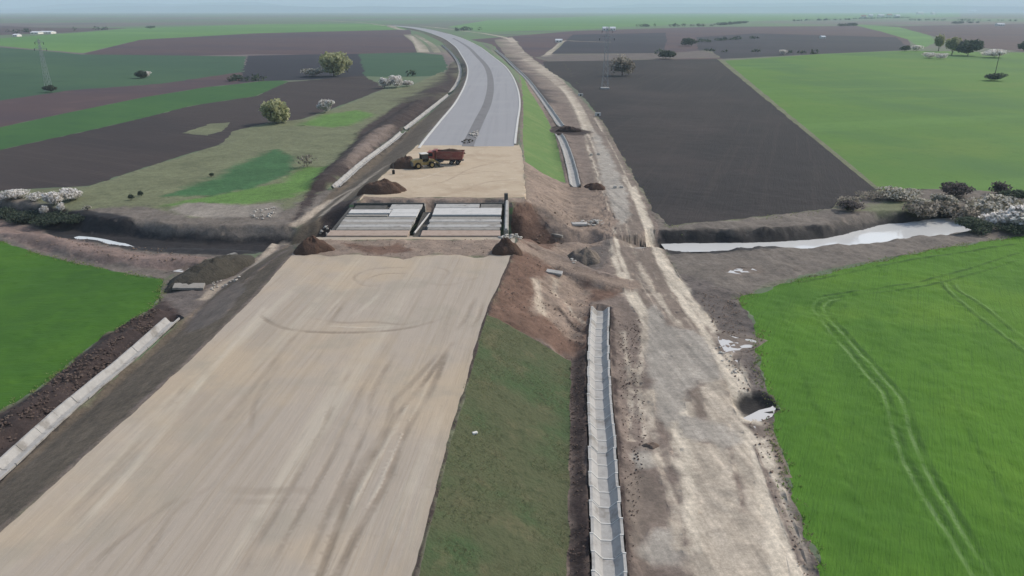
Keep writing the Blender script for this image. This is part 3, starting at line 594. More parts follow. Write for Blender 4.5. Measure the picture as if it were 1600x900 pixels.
pts = []
def grid(x0, x1, y0, y1, s, jitter=.35):
    xs = np.arange(x0, x1, s); ys = np.arange(y0, y1, s)
    X, Y = np.meshgrid(xs, ys); X = X.ravel(); Y = Y.ravel()
    return np.stack([X + RNG.uniform(-jitter, jitter, X.shape) * s, Y + RNG.uniform(-jitter, jitter, X.shape) * s], 1)
def ring(pmin, pmax, s, hole=None):
    g = grid(pmin[0], pmax[0], pmin[1], pmax[1], s)
    m = (g[:, 0] > pmin[0] + .01) & (g[:, 0] < pmax[0] - .01) & (g[:, 1] > pmin[1] + .01) & (g[:, 1] < pmax[1] - .01)
    if hole is not None:
        (a, b), (c, d) = hole
        m &= ~((g[:, 0] > a) & (g[:, 0] < c) & (g[:, 1] > b) & (g[:, 1] < d))
    pts.append(g[m])
ring((-62, 22), (62, 100), .55)
ring((-120, 100), (110, 165), .7)
ring((-120, 22), (110, 165), 1.6, ((-62, 22), (62, 100)))
ring((-200, 0), (200, 330), 3.0, ((-120, 22), (110, 165)))
ring((-70, 165), (70, 330), 1.5)
ring((-500, -60), (500, 700), 11, ((-200, 0), (200, 330)))
ring((-2500, -400), (2500, 3000), 70, ((-500, -60), (500, 700)))
ring((-22000, -3000), (22000, 26000), 900, ((-2500, -400), (2500, 3000)))
pts.append(np.array([(-24000, -4000), (24000, -4000), (24000, 27500), (-24000, 27500)], float))
V = [p for p in np.concatenate(pts)]
# break lines of the terrain get their own edges
edges = []
def add_line(P, closed=False):
    i0 = len(V); n = len(P)
    V.extend(P)
    for k in range(n - 1): edges.append((i0 + k, i0 + k + 1))
    if closed: edges.append((i0 + n - 1, i0))
for Z in ZONES: add_line(list(Z['out']), True)
for P_, w_, v_ in MARKS:
    D_ = np.r_[0, np.cumsum(np.hypot(*np.diff(P_, axis=0).T))]; n_ = max(8, int(D_[-1] / .55)); q_ = np.linspace(0, D_[-1], n_)
    Pd = np.column_stack([np.interp(q_, D_, P_[:, 0]), np.interp(q_, D_, P_[:, 1])])
    for o_ in (-.75, -.3, .3, .75): V.extend(list(offset(Pd, o_ * w_)))
for c, hw in CHANS:
    for o in (hw + .02, hw + .12, -hw - .02, -hw - .12): add_line(list(offset(c, o)))
vs = [Vector((float(p[0]), float(p[1]))) for p in V]
ov, oe, of, _, _, _ = delaunay_2d_cdt(vs, edges, [], 0, 1e-3)
VX = np.array([(v.x, v.y) for v in ov]); FA = np.array([f for f in of if len(f) == 3])
ar = (VX[FA[:, 1]] - VX[FA[:, 0]]); br = (VX[FA[:, 2]] - VX[FA[:, 0]])
cr = ar[:, 0] * br[:, 1] - ar[:, 1] * br[:, 0]
FA = FA[np.abs(cr) > 1e-7]; cr = cr[np.abs(cr) > 1e-7]
FA[cr < 0] = FA[cr < 0][:, ::-1]
CEN = VX[FA].mean(1)
def paint(x, y):
    r = np.full(x.shape, -1)
    for i, Z in enumerate(ZONES): r[inside(x, y, Z['out'])] = i
    return r
FZ = paint(CEN[:, 0], CEN[:, 1])
for i, Z in enumerate(ZONES):
    if Z['name'] == 'puddle':
        nz = fbm(CEN[:, 0] * 1.1, CEN[:, 1] * 1.1, 71, 3); FZ[(FZ == i) & (nz < Z['broken'])] = i - 1
VZ = paint(VX[:, 0] + 1e-3, VX[:, 1] + 1e-3)
H = terrain(VX[:, 0], VX[:, 1])
rough = np.array([Z['rough'] for Z in ZONES] + [0.0])[VZ]
# average roughness is enough: broad lumps + small lumps
H += rough * (fbm(VX[:, 0] * .28, VX[:, 1] * .28, 11, 3) * 2.2 + fbm(VX[:, 0] * 1.1, VX[:, 1] * 1.1, 23, 3) * 1.6)
# channels stay clean
for c, hw in CHANS:
    P = np.asarray(c)
    m = (VX[:, 0] > P[:, 0].min() - 2) & (VX[:, 0] < P[:, 0].max() + 2) & (VX[:, 1] > P[:, 1].min() - 2) & (VX[:, 1] < P[:, 1].max() + 2)
    d, s = dist_poly(VX[m, 0], VX[m, 1], P)
    h = H[m]; h = np.where(d < hw + .06, np.minimum(h, CHZ - .8), np.where(d < hw + .5, np.minimum(h, CHZ + .02), h)); H[m] = h
ZI = FZ.copy()
names = {}
for i, Z in enumerate(ZONES): names.setdefault((Z['name'], Z['mat']), []).append(i)
# flat puddles
for i, Z in enumerate(ZONES):
    if Z['name'] == 'puddle':
        vv = np.unique(FA[FZ == i]); 
        if len(vv): H[vv] = (np.median(H[vv]) if Z['flat'] is None else Z['flat'])

# bare and grassy ground: colours run into each other over ragged edges
TINT = np.tile(np.array(G(104, 106, 84)[:3]), (len(VX), 1)); STRK = np.zeros(len(VX)); WET = np.zeros(len(VX))
NZ = fbm(VX[:, 0] * .35, VX[:, 1] * .35, 41, 4) * 2; NZ2 = fbm(VX[:, 0] * 1.3, VX[:, 1] * 1.3, 57, 3) * 2
for i, Z in enumerate(ZONES):
    if Z['mat'] not in SOFT: continue
    colr, sf, na, sk, wt = SOFT[Z['mat']]
    P = np.asarray(Z['poly']); mg = 6 + sf * 3 + .02 * P[:, 1].max()
    m = np.nonzero((VX[:, 0] > P[:, 0].min() - mg) & (VX[:, 0] < P[:, 0].max() + mg) & (VX[:, 1] > P[:, 1].min() - mg) & (VX[:, 1] < P[:, 1].max() + mg))[0]
    if len(m) == 0: continue
    x, y = VX[m, 0], VX[m, 1]
    d, _ = dist_poly(x, y, P, True); d = np.where(inside(x, y, P), d, -d)
    area = .5 * abs(np.sum(P[:, 0] * np.roll(P[:, 1], -1) - P[:, 1] * np.roll(P[:, 0], -1)))
    per = np.sum(np.hypot(*(P - np.roll(P, -1, 0)).T)); thin = min(1.0, area / per * 1.2)
    k = np.clip(y / 130, 1, 1.8) * thin
    t = np.clip((d + (NZ[m] * .7 + NZ2[m] * .4) * na * k * np.where(y > 240, .45, 1)) / (2 * sf * k) + .5, 0, 1); t = t * t * (3 - 2 * t)
    TINT[m] += (np.array(G(*colr)[:3]) - TINT[m]) * t[:, None]
    STRK[m] += (sk - STRK[m]) * t; WET[m] += (wt - WET[m]) * t
STRK *= np.clip((230 - VX[:, 1]) / 80, 0, 1)
MARK = np.zeros(len(VX))
for P_, w_, v_ in MARKS:
    m = np.nonzero((VX[:, 0] > P_[:, 0].min() - 2) & (VX[:, 0] < P_[:, 0].max() + 2) & (VX[:, 1] > P_[:, 1].min() - 2) & (VX[:, 1] < P_[:, 1].max() + 2))[0]
    d, s_ = dist_poly(VX[m, 0], VX[m, 1], P_); L_ = s_.max() + 1e-6
    f_ = np.clip((.75 * w_ - d) / (.45 * w_), 0, 1) * np.clip(np.minimum(s_, L_ - s_) / 3.0, 0, 1) * np.clip(.75 + NZ[m] * 1.1, .2, 1)
    a_ = f_ * v_; cur_ = MARK[m]; MARK[m] = np.where(np.abs(a_) > np.abs(cur_), a_, cur_)
H -= .05 * np.clip(MARK, -1, 1)
def soft_mat():
    m = bpy.data.materials.new('worked_ground'); m.use_nodes = True
    nt = m.node_tree; N = nt.nodes; L = nt.links; b = N['Principled BSDF']; b.inputs['Specular IOR Level'].default_value = .25
    geo = N.new('ShaderNodeNewGeometry'); at_ = N.new('ShaderNodeAttribute'); at_.attribute_name = 'tint'
    a2 = N.new('ShaderNodeAttribute'); a2.attribute_name = 'streak'; a3 = N.new('ShaderNodeAttribute'); a3.attribute_name = 'wet'
    def noise(sc, det, rot=0):
        v = geo.outputs['Position']
        if rot:
            r = N.new('ShaderNodeVectorRotate'); r.rotation_type = 'Z_AXIS'; r.inputs['Angle'].default_value = rot; L.new(v, r.inputs['Vector']); v = r.outputs[0]
        mp = N.new('ShaderNodeMapping'); mp.inputs['Scale'].default_value = sc if isinstance(sc, tuple) else (sc, sc, sc); L.new(v, mp.inputs[0])
        n = N.new('ShaderNodeTexNoise'); n.inputs['Scale'].default_value = 1; n.inputs['Detail'].default_value = det; n.inputs['Roughness'].default_value = .62
        L.new(mp.outputs[0], n.inputs['Vector']); return n.outputs['Fac']
    def rng(f, lo, hi, a, b_):
        r = N.new('ShaderNodeMapRange'); r.inputs['From Min'].default_value = lo; r.inputs['From Max'].default_value = hi; r.inputs['To Min'].default_value = a; r.inputs['To Max'].default_value = b_
        L.new(f, r.inputs['Value']); return r.outputs[0]
    def mul(a, b_):
        r = N.new('ShaderNodeMath'); r.operation = 'MULTIPLY'; L.new(a, r.inputs[0]); L.new(b_, r.inputs[1]); return r.outputs[0]
    v = mul(mul(rng(noise(.09, 4), .3, .7, .82, 1.18), rng(noise(.55, 6), .3, .7, .8, 1.2)), mul(rng(noise(2.2, 6), .3, .7, .86, 1.14), rng(noise(6.5, 4), .3, .7, .84, 1.16)))
    st = mul(rng(noise((1.3, .035, 1), 4, R(-9)), .3, .7, .76, 1.24), rng(noise((.45, .02, 1), 3, R(-10)), .3, .7, .86, 1.14))
    mx = N.new('ShaderNodeMix'); mx.data_type = 'FLOAT'; mx.inputs['A'].default_value = 1; L.new(a2.outputs['Fac'], mx.inputs['Factor']); L.new(st, mx.inputs['B'])
    v = mul(v, mx.outputs['Result'])
    vm = N.new('ShaderNodeVectorMath'); vm.operation = 'SCALE'; L.new(at_.outputs['Color'], vm.inputs[0]); L.new(v, vm.inputs['Scale'])
    L.new(vm.outputs[0], b.inputs['Base Color'])
    L.new(rng(a3.outputs['Fac'], 0, 1, .95, .55), b.inputs['Roughness'])
    bp = N.new('ShaderNodeBump'); bp.inputs['Distance'].default_value = .16; L.new(noise(1.25, 6), bp.inputs['Height']); L.new(mul(rng(a3.outputs['Fac'], 0, 1, 1, .25), rng(a2.outputs['Fac'], 0, 1, 1, .22)), bp.inputs['Strength'])
    L.new(bp.outputs[0], b.inputs['Normal']); return m
M['soft'] = soft_mat()
def submesh(name, sel, material, kind='structure', **kw):
    f = FA[sel]
    if len(f) == 0: return None
    u, inv = np.unique(f, return_inverse=True)
    me = bpy.data.meshes.new(name)
    co = np.column_stack([VX[u], H[u]])
    me.from_pydata(co.tolist(), [], inv.reshape(-1, 3).tolist())
    me.polygons.foreach_set('use_smooth', np.ones(len(f), bool))
    if material is M['soft']:
        for an, arr in (('streak', STRK), ('wet', WET)):
            me.attributes.new(an, 'FLOAT', 'POINT').data.foreach_set('value', arr[u].astype(np.float32))
        me.attributes.new('tint', 'FLOAT_COLOR', 'POINT').data.foreach_set('color', np.column_stack([TINT[u], np.ones(len(u))]).astype(np.float32).ravel())
    elif name in ('sand_roadbed', 'wheat_field'): me.attributes.new('mark', 'FLOAT', 'POINT').data.foreach_set('value', MARK[u].astype(np.float32))
    o = link(name, me, material); o['kind'] = kind
    return o
submesh('ground', FZ == -1, M['plain'])
for (nm, mt), ids in names.items():
    submesh(nm, np.isin(FZ, ids), M['soft'] if mt in SOFT else M[mt])

def gz(x, y):
    return float(terrain(np.array([x]), np.array([y]))[0])

# stream water
def ribbon(name, pts, ws, z, material):
    P = np.array(pts, float); T = np.gradient(P, axis=0); T /= np.linalg.norm(T, axis=1)[:, None]
    N_ = np.stack([T[:, 1], -T[:, 0]], 1)
    a = P + N_ * np.array(ws)[:, None]; b = P - N_ * np.array(ws)[:, None]
    v = [(x, y, z) for x, y in a] + [(x, y, z) for x, y in b]; n = len(P)
    me = bpy.data.meshes.new(name); me.from_pydata(v, [], [(i, i + 1, n + i + 1, n + i) for i in range(n - 1)])
    o = link(name, me, material); o['kind'] = 'structure'
    return o
sr = spline(STREAM_R[:6], 6)
ribbon('stream_water', sr, [2.6 + 3.5 * min(1, max(0, (i - 9) / 9)) for i in range(len(sr))], -2.25, M['water'])
ribbon('stream_water', spline([(6.5, 126.6), (10, 126.8), (13.6, 127)], 6), [.2 + .12 * k for k in range(13)], -2.35, M['water'])
ribbon('stream_water', spline([at_z(120, 373, -2.4), at_z(150, 380, -2.4), at_z(185, 387, -2.4), at_z(212, 392, -2.4)], 4), [.5, .9, 1.3, 1.5, 1.6, 1.6, 1.5, 1.4, 1.5, 1.3, 1.0, .7, .4], -2.0, M['water'])
SUN_EL, SUN_AZ, SUN_S, SUN_A, SKY_S, EXPO = 40, 58, 2.7, 2.0, 0.15, 0.08
HAZE_COL, HAZE_D = (.70, .87, 1.0, 1), 1.1e-4

# ================================================================== THINGS
def paint(name, c, rough=.5, metallic=0, spec=.4, dirt=True):
    dk = tuple(x * .55 + .02 for x in c[:3]) + (1,)
    ds = tuple(x * .6 + y * .4 for x, y in zip(c[:3], G(150, 130, 110)[:3])) + (1,)
    return mat(name, c, [((1.2, 1.2, 1.2), 5, dk, .52, .75, .5), ((.8, .8, 2.0), 5, ds, .42, .66, .85)] if dirt else [], rough=rough, metallic=metallic, spec=spec, obj=True)
M['red'] = paint('dusty_red_paint', G(128, 66, 60)); M['cab_red'] = paint('cab_red_paint', G(164, 80, 66))
M['dark_red'] = paint('dark_red_paint', G(84, 36, 36)); M['yellow'] = paint('dusty_yellow_paint', G(158, 136, 86))
M['white'] = paint('white_paint', G(214, 210, 202)); M['black'] = mat('black_rubber', G(38, 37, 36), [(2, 3, G(70, 64, 58), .5, .7, .7)], obj=True)
M['steel'] = mat('grey_steel', G(110, 108, 106), [(2, 3, G(84, 80, 76), .5, .7, .7)], rough=.6, obj=True)
M['glass'] = mat('dark_cab_glass', G(40, 48, 54), rough=.12, spec=.6)
M['lamp'] = mat('headlamp_glass', G(210, 210, 205), rough=.2)
M['galv'] = mat('galvanised_steel', G(158, 162, 164), [(.8, 3, G(136, 140, 142), .45, .7, .7)], rough=.6)
M['wood'] = mat('weathered_pole_wood', G(88, 82, 76), [((3, 3, .4), 4, G(66, 62, 58), .45, .7, .7)])
M['roof_red'] = mat('tile_roof', G(150, 100, 84), [(.5, 3, G(120, 84, 74), .45, .7, .7)])
M['roof_grey'] = mat('sheet_roof', G(208, 210, 212), [(.3, 3, G(180, 184, 188), .45, .7, .7)])
M['wall'] = mat('rendered_wall', G(226, 222, 214), [(.5, 3, G(204, 198, 188), .45, .7, .7)])
M['bark'] = mat('bark', G(78, 68, 60), [(3, 4, G(52, 46, 42), .45, .7, .8)])
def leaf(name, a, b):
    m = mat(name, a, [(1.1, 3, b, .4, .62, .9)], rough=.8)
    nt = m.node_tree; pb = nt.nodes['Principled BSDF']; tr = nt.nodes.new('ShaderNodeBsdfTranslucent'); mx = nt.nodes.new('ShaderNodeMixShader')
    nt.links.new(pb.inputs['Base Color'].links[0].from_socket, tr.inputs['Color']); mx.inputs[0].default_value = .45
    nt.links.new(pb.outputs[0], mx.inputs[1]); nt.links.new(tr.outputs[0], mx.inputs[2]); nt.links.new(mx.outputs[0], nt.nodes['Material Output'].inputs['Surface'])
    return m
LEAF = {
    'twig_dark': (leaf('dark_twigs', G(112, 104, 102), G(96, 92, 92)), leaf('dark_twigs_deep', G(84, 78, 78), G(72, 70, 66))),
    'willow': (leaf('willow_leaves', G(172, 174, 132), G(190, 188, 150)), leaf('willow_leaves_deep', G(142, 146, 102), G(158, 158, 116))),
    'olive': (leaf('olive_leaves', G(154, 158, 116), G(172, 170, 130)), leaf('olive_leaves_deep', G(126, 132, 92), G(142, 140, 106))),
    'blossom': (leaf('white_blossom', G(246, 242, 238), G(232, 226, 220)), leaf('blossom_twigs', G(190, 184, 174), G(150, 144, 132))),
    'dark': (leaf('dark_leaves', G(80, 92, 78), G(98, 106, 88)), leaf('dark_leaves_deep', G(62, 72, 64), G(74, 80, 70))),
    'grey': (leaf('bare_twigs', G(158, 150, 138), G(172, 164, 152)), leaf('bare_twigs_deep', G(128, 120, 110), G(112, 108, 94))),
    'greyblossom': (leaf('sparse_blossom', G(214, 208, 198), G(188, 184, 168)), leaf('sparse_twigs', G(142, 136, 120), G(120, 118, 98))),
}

def leaf_mesh(name, lobes, n, size, frac=.3, seed=0):
    rg = np.random.default_rng(seed)
    wts = np.array([l[3] * l[4] * l[5] for l in lobes]) ** .8; wts /= wts.sum()
    li = rg.choice(len(lobes), n, p=wts)
    C = np.array([l[:3] for l in lobes])[li]; Rr_ = np.array([l[3:6] for l in lobes])[li]
    d = rg.normal(size=(n, 3)); d /= np.linalg.norm(d, axis=1)[:, None]
    rad = rg.uniform(.35, 1.08, n) ** .55
    p = C + d * Rr_ * rad[:, None]
    p[:, 2] = np.maximum(p[:, 2], .05 * rg.random(n))
    nrm = d * .6 + rg.normal(size=(n, 3)) * .6; nrm /= np.linalg.norm(nrm, axis=1)[:, None]
    t = np.cross(nrm, rg.normal(size=(n, 3))); t /= np.linalg.norm(t, axis=1)[:, None]
    b = np.cross(nrm, t)
    s = size * rg.uniform(.55, 1.35, n)[:, None]
    q = np.stack([p - t * s, p + b * s * .55, p + t * s, p - b * s * .55], 1).reshape(-1, 3)
    me = bpy.data.meshes.new(name)
    me.from_pydata(q.tolist(), [], np.arange(4 * n).reshape(n, 4).tolist())
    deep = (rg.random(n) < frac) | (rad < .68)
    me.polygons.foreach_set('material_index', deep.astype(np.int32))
    return me

def make_lobes(w, h, tr, seed, nl=7):
    rg = random.Random(seed); L = []
    ch = h - tr
    for i in range(nl):
        a = rg.uniform(0, 6.28); r = rg.uniform(.08, .36) * w
        lw = rg.uniform(.16, .34) * w; lh = rg.uniform(.18, .38) * ch
        zc = tr + rg.uniform(.30, .72) * ch
        zc = min(zc, h - lh * .95)
        L.append((r * math.cos(a), r * math.sin(a), max(zc, lh * .8), lw, lw * rg.uniform(.85, 1.15), lh))
    L.append((0, 0, tr + .5 * ch, .3 * w, .3 * w, .45 * ch))
    return L

def tree(name, px, py, wpx, hpx, kind, label, cat, group=None, trunk=.12, seed=None, n=None, wx=1.0):
    x, y = hit(px, py); z = gz(x, y) - .05
    s = ppm(py, z); w = wpx / s; h = hpx / s / .97
    seed = seed if seed is not None else int(px * 7 + py)
    root = empty(name, (x, y, z)); tag(root, label, cat, group)
    tr = h * trunk
    lob = make_lobes(w, h, tr, seed, 12 if wpx > 25 else 8)
    size = max(.12, min(.07 * min(w, h * 1.5), 1.2))
    nn = n or int(min(2200, max(300, 48 * (wpx * hpx) ** .55)) * (.45 if kind in ('grey', 'twig_dark') else 1))
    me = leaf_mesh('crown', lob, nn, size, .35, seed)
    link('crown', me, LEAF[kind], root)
    mb = MB(); rg = random.Random(seed)
    r0 = max(.06, .028 * h)
    mb.cyl((0, 0, h * .25), r0, h * .5 + .2, n=8, r2=r0 * .5)
    for i in range(6):
        l = lob[i % len(lob)]
        mb.bar((0, 0, h * rg.uniform(.1, .4)), (l[0] + rg.uniform(-.2, .2) * w, l[1] + rg.uniform(-.2, .2) * w, l[2]), r0 * .35, 5)
    mb.build('trunk', M['bark'], root)
    return root

# ---- lined drainage channels
def seg_bm(hw, L, collar=True):
    mb = MB(); bm = mb.bm
    prof = [(-hw, .10), (-hw * .82, .10), (-hw * .34, -.52), (hw * .34, -.52), (hw * .82, .10), (hw, .10), (hw, -.12), (hw * .45, -.68), (-hw * .45, -.68), (-hw, -.12)]
    mb.prism(prof, -L / 2, L / 2)
    if collar:
        p2 = [(-hw - .03, .14), (-hw * .81, .14), (-hw * .33, -.48), (hw * .33, -.48), (hw * .81, .14), (hw + .03, .14), (hw + .03, -.1), (hw * .46, -.7), (-hw * .46, -.7), (-hw - .03, -.1)]
        n0 = len(bm.faces); bm.faces.ensure_lookup_table(); mb.prism(p2, L / 2 - .11, L / 2 + .02); bm.faces.ensure_lookup_table()
        for fc in bm.faces[n0:]: fc.material_index = 1
    return mb

def channel(path, hw, label, parts, L=2.0, collar=True, group='concrete lined drainage channels'):
    P = np.asarray(path); D = np.r_[0, np.cumsum(np.hypot(*np.diff(P, axis=0).T))]
    tot = D[-1]; n = int(tot / L)
    mid = P[len(P) // 2]
    root = empty('drainage_channel', (mid[0], mid[1], CHZ)); tag(root, label, 'drainage channel', group)
    big = None; me0 = None
    rg = random.Random(int(tot * 10))
    for i in range(n):
        s = (i + .5) * L
        a = np.array([np.interp(s - L / 2, D, P[:, 0]), np.interp(s - L / 2, D, P[:, 1])]); b = np.array([np.interp(s + L / 2, D, P[:, 0]), np.interp(s + L / 2, D, P[:, 1])])
        c = (a + b) / 2; ang = math.atan2(-(b - a)[0], (b - a)[1])
        Mx = Matrix.Translation((c[0] - mid[0] + rg.uniform(-.05, .05), c[1] - mid[1], rg.uniform(-.03, .03))) @ Matrix.Rotation(ang + rg.uniform(-.014, .014), 4, 'Z') @ Matrix.Rotation(rg.uniform(-.01, .01), 4, 'X')
        if parts:
            if me0 is None:
                o = seg_bm(hw, L - .01, collar).build('channel_segment', [M['concrete'], M['kerb']], root); me0 = o.data
            else:
                o = bpy.data.objects.new('channel_segment', me0); COL.objects.link(o); o.parent = root
            o.matrix_local = Mx
        else:
            t = seg_bm(hw, L - .04)
            for v in t.bm.verts: v.co = Mx @ v.co
            if big is None: big = t
            else:
                tmp = bpy.data.meshes.new('t'); t.bm.to_mesh(tmp); t.bm.free(); big.bm.from_mesh(tmp); bpy.data.meshes.remove(tmp)
    if big: big.build('lining', [M['concrete'], M['kerb']], root)
    return root
channel(CH_NR, 1.25, 'concrete trough channel between the green embankment slope and pale dirt track', True)
channel(CH_NL, 1.0, 'concrete trough channel beside dark dug soil and the near left wheat', True, 3.0, collar=False)
channel(CH_FL, 1.0, 'short channel stretch ending at the soil beside the brown heap beyond the bridge', False)
channel(CH_FL2, 1.0, 'straight middle stretch of channel along the dark slope left of the asphalt', False)
channel(CH_FL3, 1.0, 'curved farthest channel stretch on the left side of the motorway bend', False)
channel(CH_FR, 1.25, 'short channel stretch beside the bright grass slope right of the sand fill', False)
channel(CH_FR2, 1.25, 'long channel stretch right of the asphalt, beyond the dark soil crossing', False)

# ---- kerbs on the motorway edges
def kerb(off, i0, label):
    P = offset(ROAD, off)[i0:80]; A = offset(ROAD, off - .32)[i0:80]; B = offset(ROAD, off + .32)[i0:80]
    v = []; f = []
    for (ax, ay), (bx, by), (cx, cy) in zip(A, B, P):
        z = float(deck_z(cy))
        v += [(ax, ay, z - .1), (ax, ay, z + .14), (bx, by, z + .14), (bx, by, z - .1)]
    for i in range(len(P) - 1):
        for k in range(3): f.append((4 * i + k, 4 * i + k + 1, 4 * i + 5 + k, 4 * i + 4 + k))
    me = bpy.data.meshes.new('kerb'); me.from_pydata(v, [], f)
    bm = bmesh.new(); bm.from_mesh(me); bmesh.ops.recalc_face_normals(bm, faces=bm.faces); bm.to_mesh(me); bm.free()
    o = link('kerb', me, M['kerb']); o['kind'] = 'structure'
kerb(-12.6, 2, ''); kerb(12.6, 6, ''); 

# ---- bridge
br = empty('bridge', (-15.4, 124.8, 0)); tag(br, 'unfinished bridge with two pale concrete decks over the stream', 'bridge')
OX, OY = -15.4, 124.8
def bpart(name, c, d, m, bev=.03, label=None):
    mb = MB(); mb.box((0, 0, 0), d, bev=bev)
    o = mb.build(name, m, br); o.location = (c[0] - OX, c[1] - OY, c[2])
    if label: o['label'] = label
    return o
for x0, x1, sd in ((-29.0, -16.7, 0), (-14.0, -1.9, 1)):
    cx, w_ = (x0 + x1) / 2, x1 - x0
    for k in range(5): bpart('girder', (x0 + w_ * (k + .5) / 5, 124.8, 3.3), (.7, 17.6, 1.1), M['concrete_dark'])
    y = 116.5
    for k in range(5):
        m = [M['concrete_grey'], M['concrete'], M['concrete_grey'], M['concrete'], M['concrete_grey']][k]
        bpart('deck_beam', (cx, y + .5, 4.12 + random.uniform(-.03, .03)), (w_ + random.uniform(-.3, .3), 1.54, .5), m)
        y += 1.62
    if sd == 0:
        bpart('deck_beam', (x0 + 3.6, 125.3, 4.12), (7.2, .9, .5), M['concrete_grey'])
        bpart('deck_panel', (x0 + 9.9, 125.6, 4.22), (w_ - 7.4, 2.2, .35), M['concrete_white'])
        bpart('deck_panel', (x0 + 3.65, 128.0, 4.2), (7.3, 2.5, .35), M['concrete_white'])
        bpart('deck_panel', (x0 + 9.9, 128.1, 4.24), (w_ - 7.4, 2.7, .35), M['concrete_white'])
        bpart('deck_panel', (x0 + 9.6, 131.3, 4.18), (w_ - 6.6, 3.5, .35), M['concrete'])
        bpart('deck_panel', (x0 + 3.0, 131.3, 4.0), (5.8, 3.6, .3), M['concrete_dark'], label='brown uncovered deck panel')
    else:
        bpart('deck_panel', (cx, 126.9, 4.22), (w_, 2.6, .35), M['concrete_white'])
        bpart('deck_panel', (cx, 129.3, 4.2), (w_ + .1, 2.1, .35), M['concrete_white'])
        bpart('deck_panel', (x0 + 4.0, 131.8, 4.24), (8.0, 2.7, .35), M['concrete'])
        for k in range(3): bpart('deck_beam', (x0 + 10.2, 130.95 + k * .95, 4.12), (3.9, .6, .45), M['concrete_grey'])
    bpart('support_cap', (cx - .3, 114.15, 4.05), (w_ + .6, 3.0, .75), M['concrete_beige'])
    bpart('abutment', (cx, 114.0, 1.4), (w_ + 1.0, 2.6, 4.4), M['concrete_grey'], .05)
    bpart('abutment', (cx, 134.6, 1.4), (w_ + 1.0, 1.6, 5.0), M['concrete_grey'], .05)
    bpart('back_wall', (cx, 133.55, 4.1), (w_ + .8, .35, .8), M['concrete_dark'])
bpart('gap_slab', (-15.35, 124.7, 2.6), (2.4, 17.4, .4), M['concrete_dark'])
bpart('wing_wall', (-.95, 124.9, 3.6), (.75, 19.6, 2.0), M['concrete_grey'], .04)
bpart('parapet_rail', (-.95, 124.9, 4.72), (.4, 19.2, .2), M['concrete'], .03)
bpart('wing_post', (-1.1, 134.9, 4.9), (.7, .6, 2.2), M['concrete_dark'], .04)
bpart('wing_wall', (-29.75, 124.7, 2.6), (.7, 17.2, 2.4), M['concrete_dark'], .04)
g = MB(); g.bar((-16.2 - OX, 117.5 - OY, 3.4), (-15.0 - OX, 130.0 - OY, 3.4), .16, 6); g.build('loose_rail', M['concrete_white'], br)

# ---- heaps
def heap_mesh(name, l, w, h, seed, lumps=1.0):
    n, mr = 36, 12; v = [(0, 0, h)]; f = []
    for r in range(1, mr + 1):
        t = r / mr
        for k in range(n):
            a = 2 * math.pi * k / n
            e = 1 + .5 * float(fbm(np.array(math.cos(a) * 1.3 + seed), np.array(math.sin(a) * 1.3), seed, 3)) * 2
            x, y = math.cos(a) * l / 2 * t * e, math.sin(a) * w / 2 * t * e
            z = h * (1 - t ** 2.1) + lumps * (1 - t) * float(fbm(np.array(x * 1.1 + seed), np.array(y * 1.1), seed + 3, 4)) * .9 * min(h, 1.5)
            v.append((x, y, max(z, -.3) if r < mr else -.35))
    for k in range(n): f.append((0, 1 + k, 1 + (k + 1) % n))
    for r in range(mr - 1):
        for k in range(n):
            a = 1 + r * n + k; b = 1 + r * n + (k + 1) % n
            f.append((a, a + n, b + n, b))
    me = bpy.data.meshes.new(name); me.from_pydata(v, [], f)
    for p in me.polygons: p.use_smooth = True
    return me
def heap(px, py, wpx, hpx, label, material='heap', depth=.7, rz=0, seed=1, z0=None):
    x, y = hit(px, py); z = gz(x, y) if z0 is None else z0
    s = ppm(py, z); w = wpx / s; h = hpx / s
    o = link('soil_heap', heap_mesh('soil_heap', w, w * depth, h, seed, 1.7), M[material], None, (x, y + w * depth * .3, z - .05)); o.rotation_euler = (0, 0, rz)
    return tag(o, label, 'soil heap')
heap(484, 396, 62, 20, 'dark brown soil mound at the left corner before the bridge decks', seed=2)
heap(597, 302, 80, 19, 'long brown soil heap on the sand just beyond the left bridge deck', depth=.5, seed=3)
heap(789, 397, 50, 20, 'dark brown soil mound at the right corner before the bridge decks', seed=4)
heap(634, 263, 54, 15, 'flat dark heap beside the yellow loader at the asphalt edge', 'heap', depth=.55, seed=5)
x1, y1 = at_z(285, 452, .2); x2, y2 = at_z(378, 402, .2)
hl = math.hypot(x2 - x1, y2 - y1)
o = link('soil_heap', heap_mesh('soil_heap', hl + 3, 7.5, 1.9, 8, 1.3), M['heap_grey'], None, ((x1 + x2) / 2, (y1 + y2) / 2, .1)); o.rotation_euler = (0, 0, math.atan2(y2 - y1, x2 - x1))
tag(o, 'long grey green spoil heap between the stream and the near left wheat', 'soil heap')
heap(915, 412, 62, 17, 'grey soil mound over the culvert pipe right of the bridge', 'heap_pale', depth=1.1, seed=9)
heap(928, 296, 36, 9, 'small dark red soil heap at the end of the right channel stretch', 'heap', depth=.7, seed=10)
heap(888, 206, 46, 7, 'dark soil crossing heaped over the gap in the right channel', 'soil_dark', depth=.4, seed=11)
heap(1018, 700, 26, 8, 'small rutted mud lump on the near dirt track', 'soil_brown', depth=.7, seed=12)

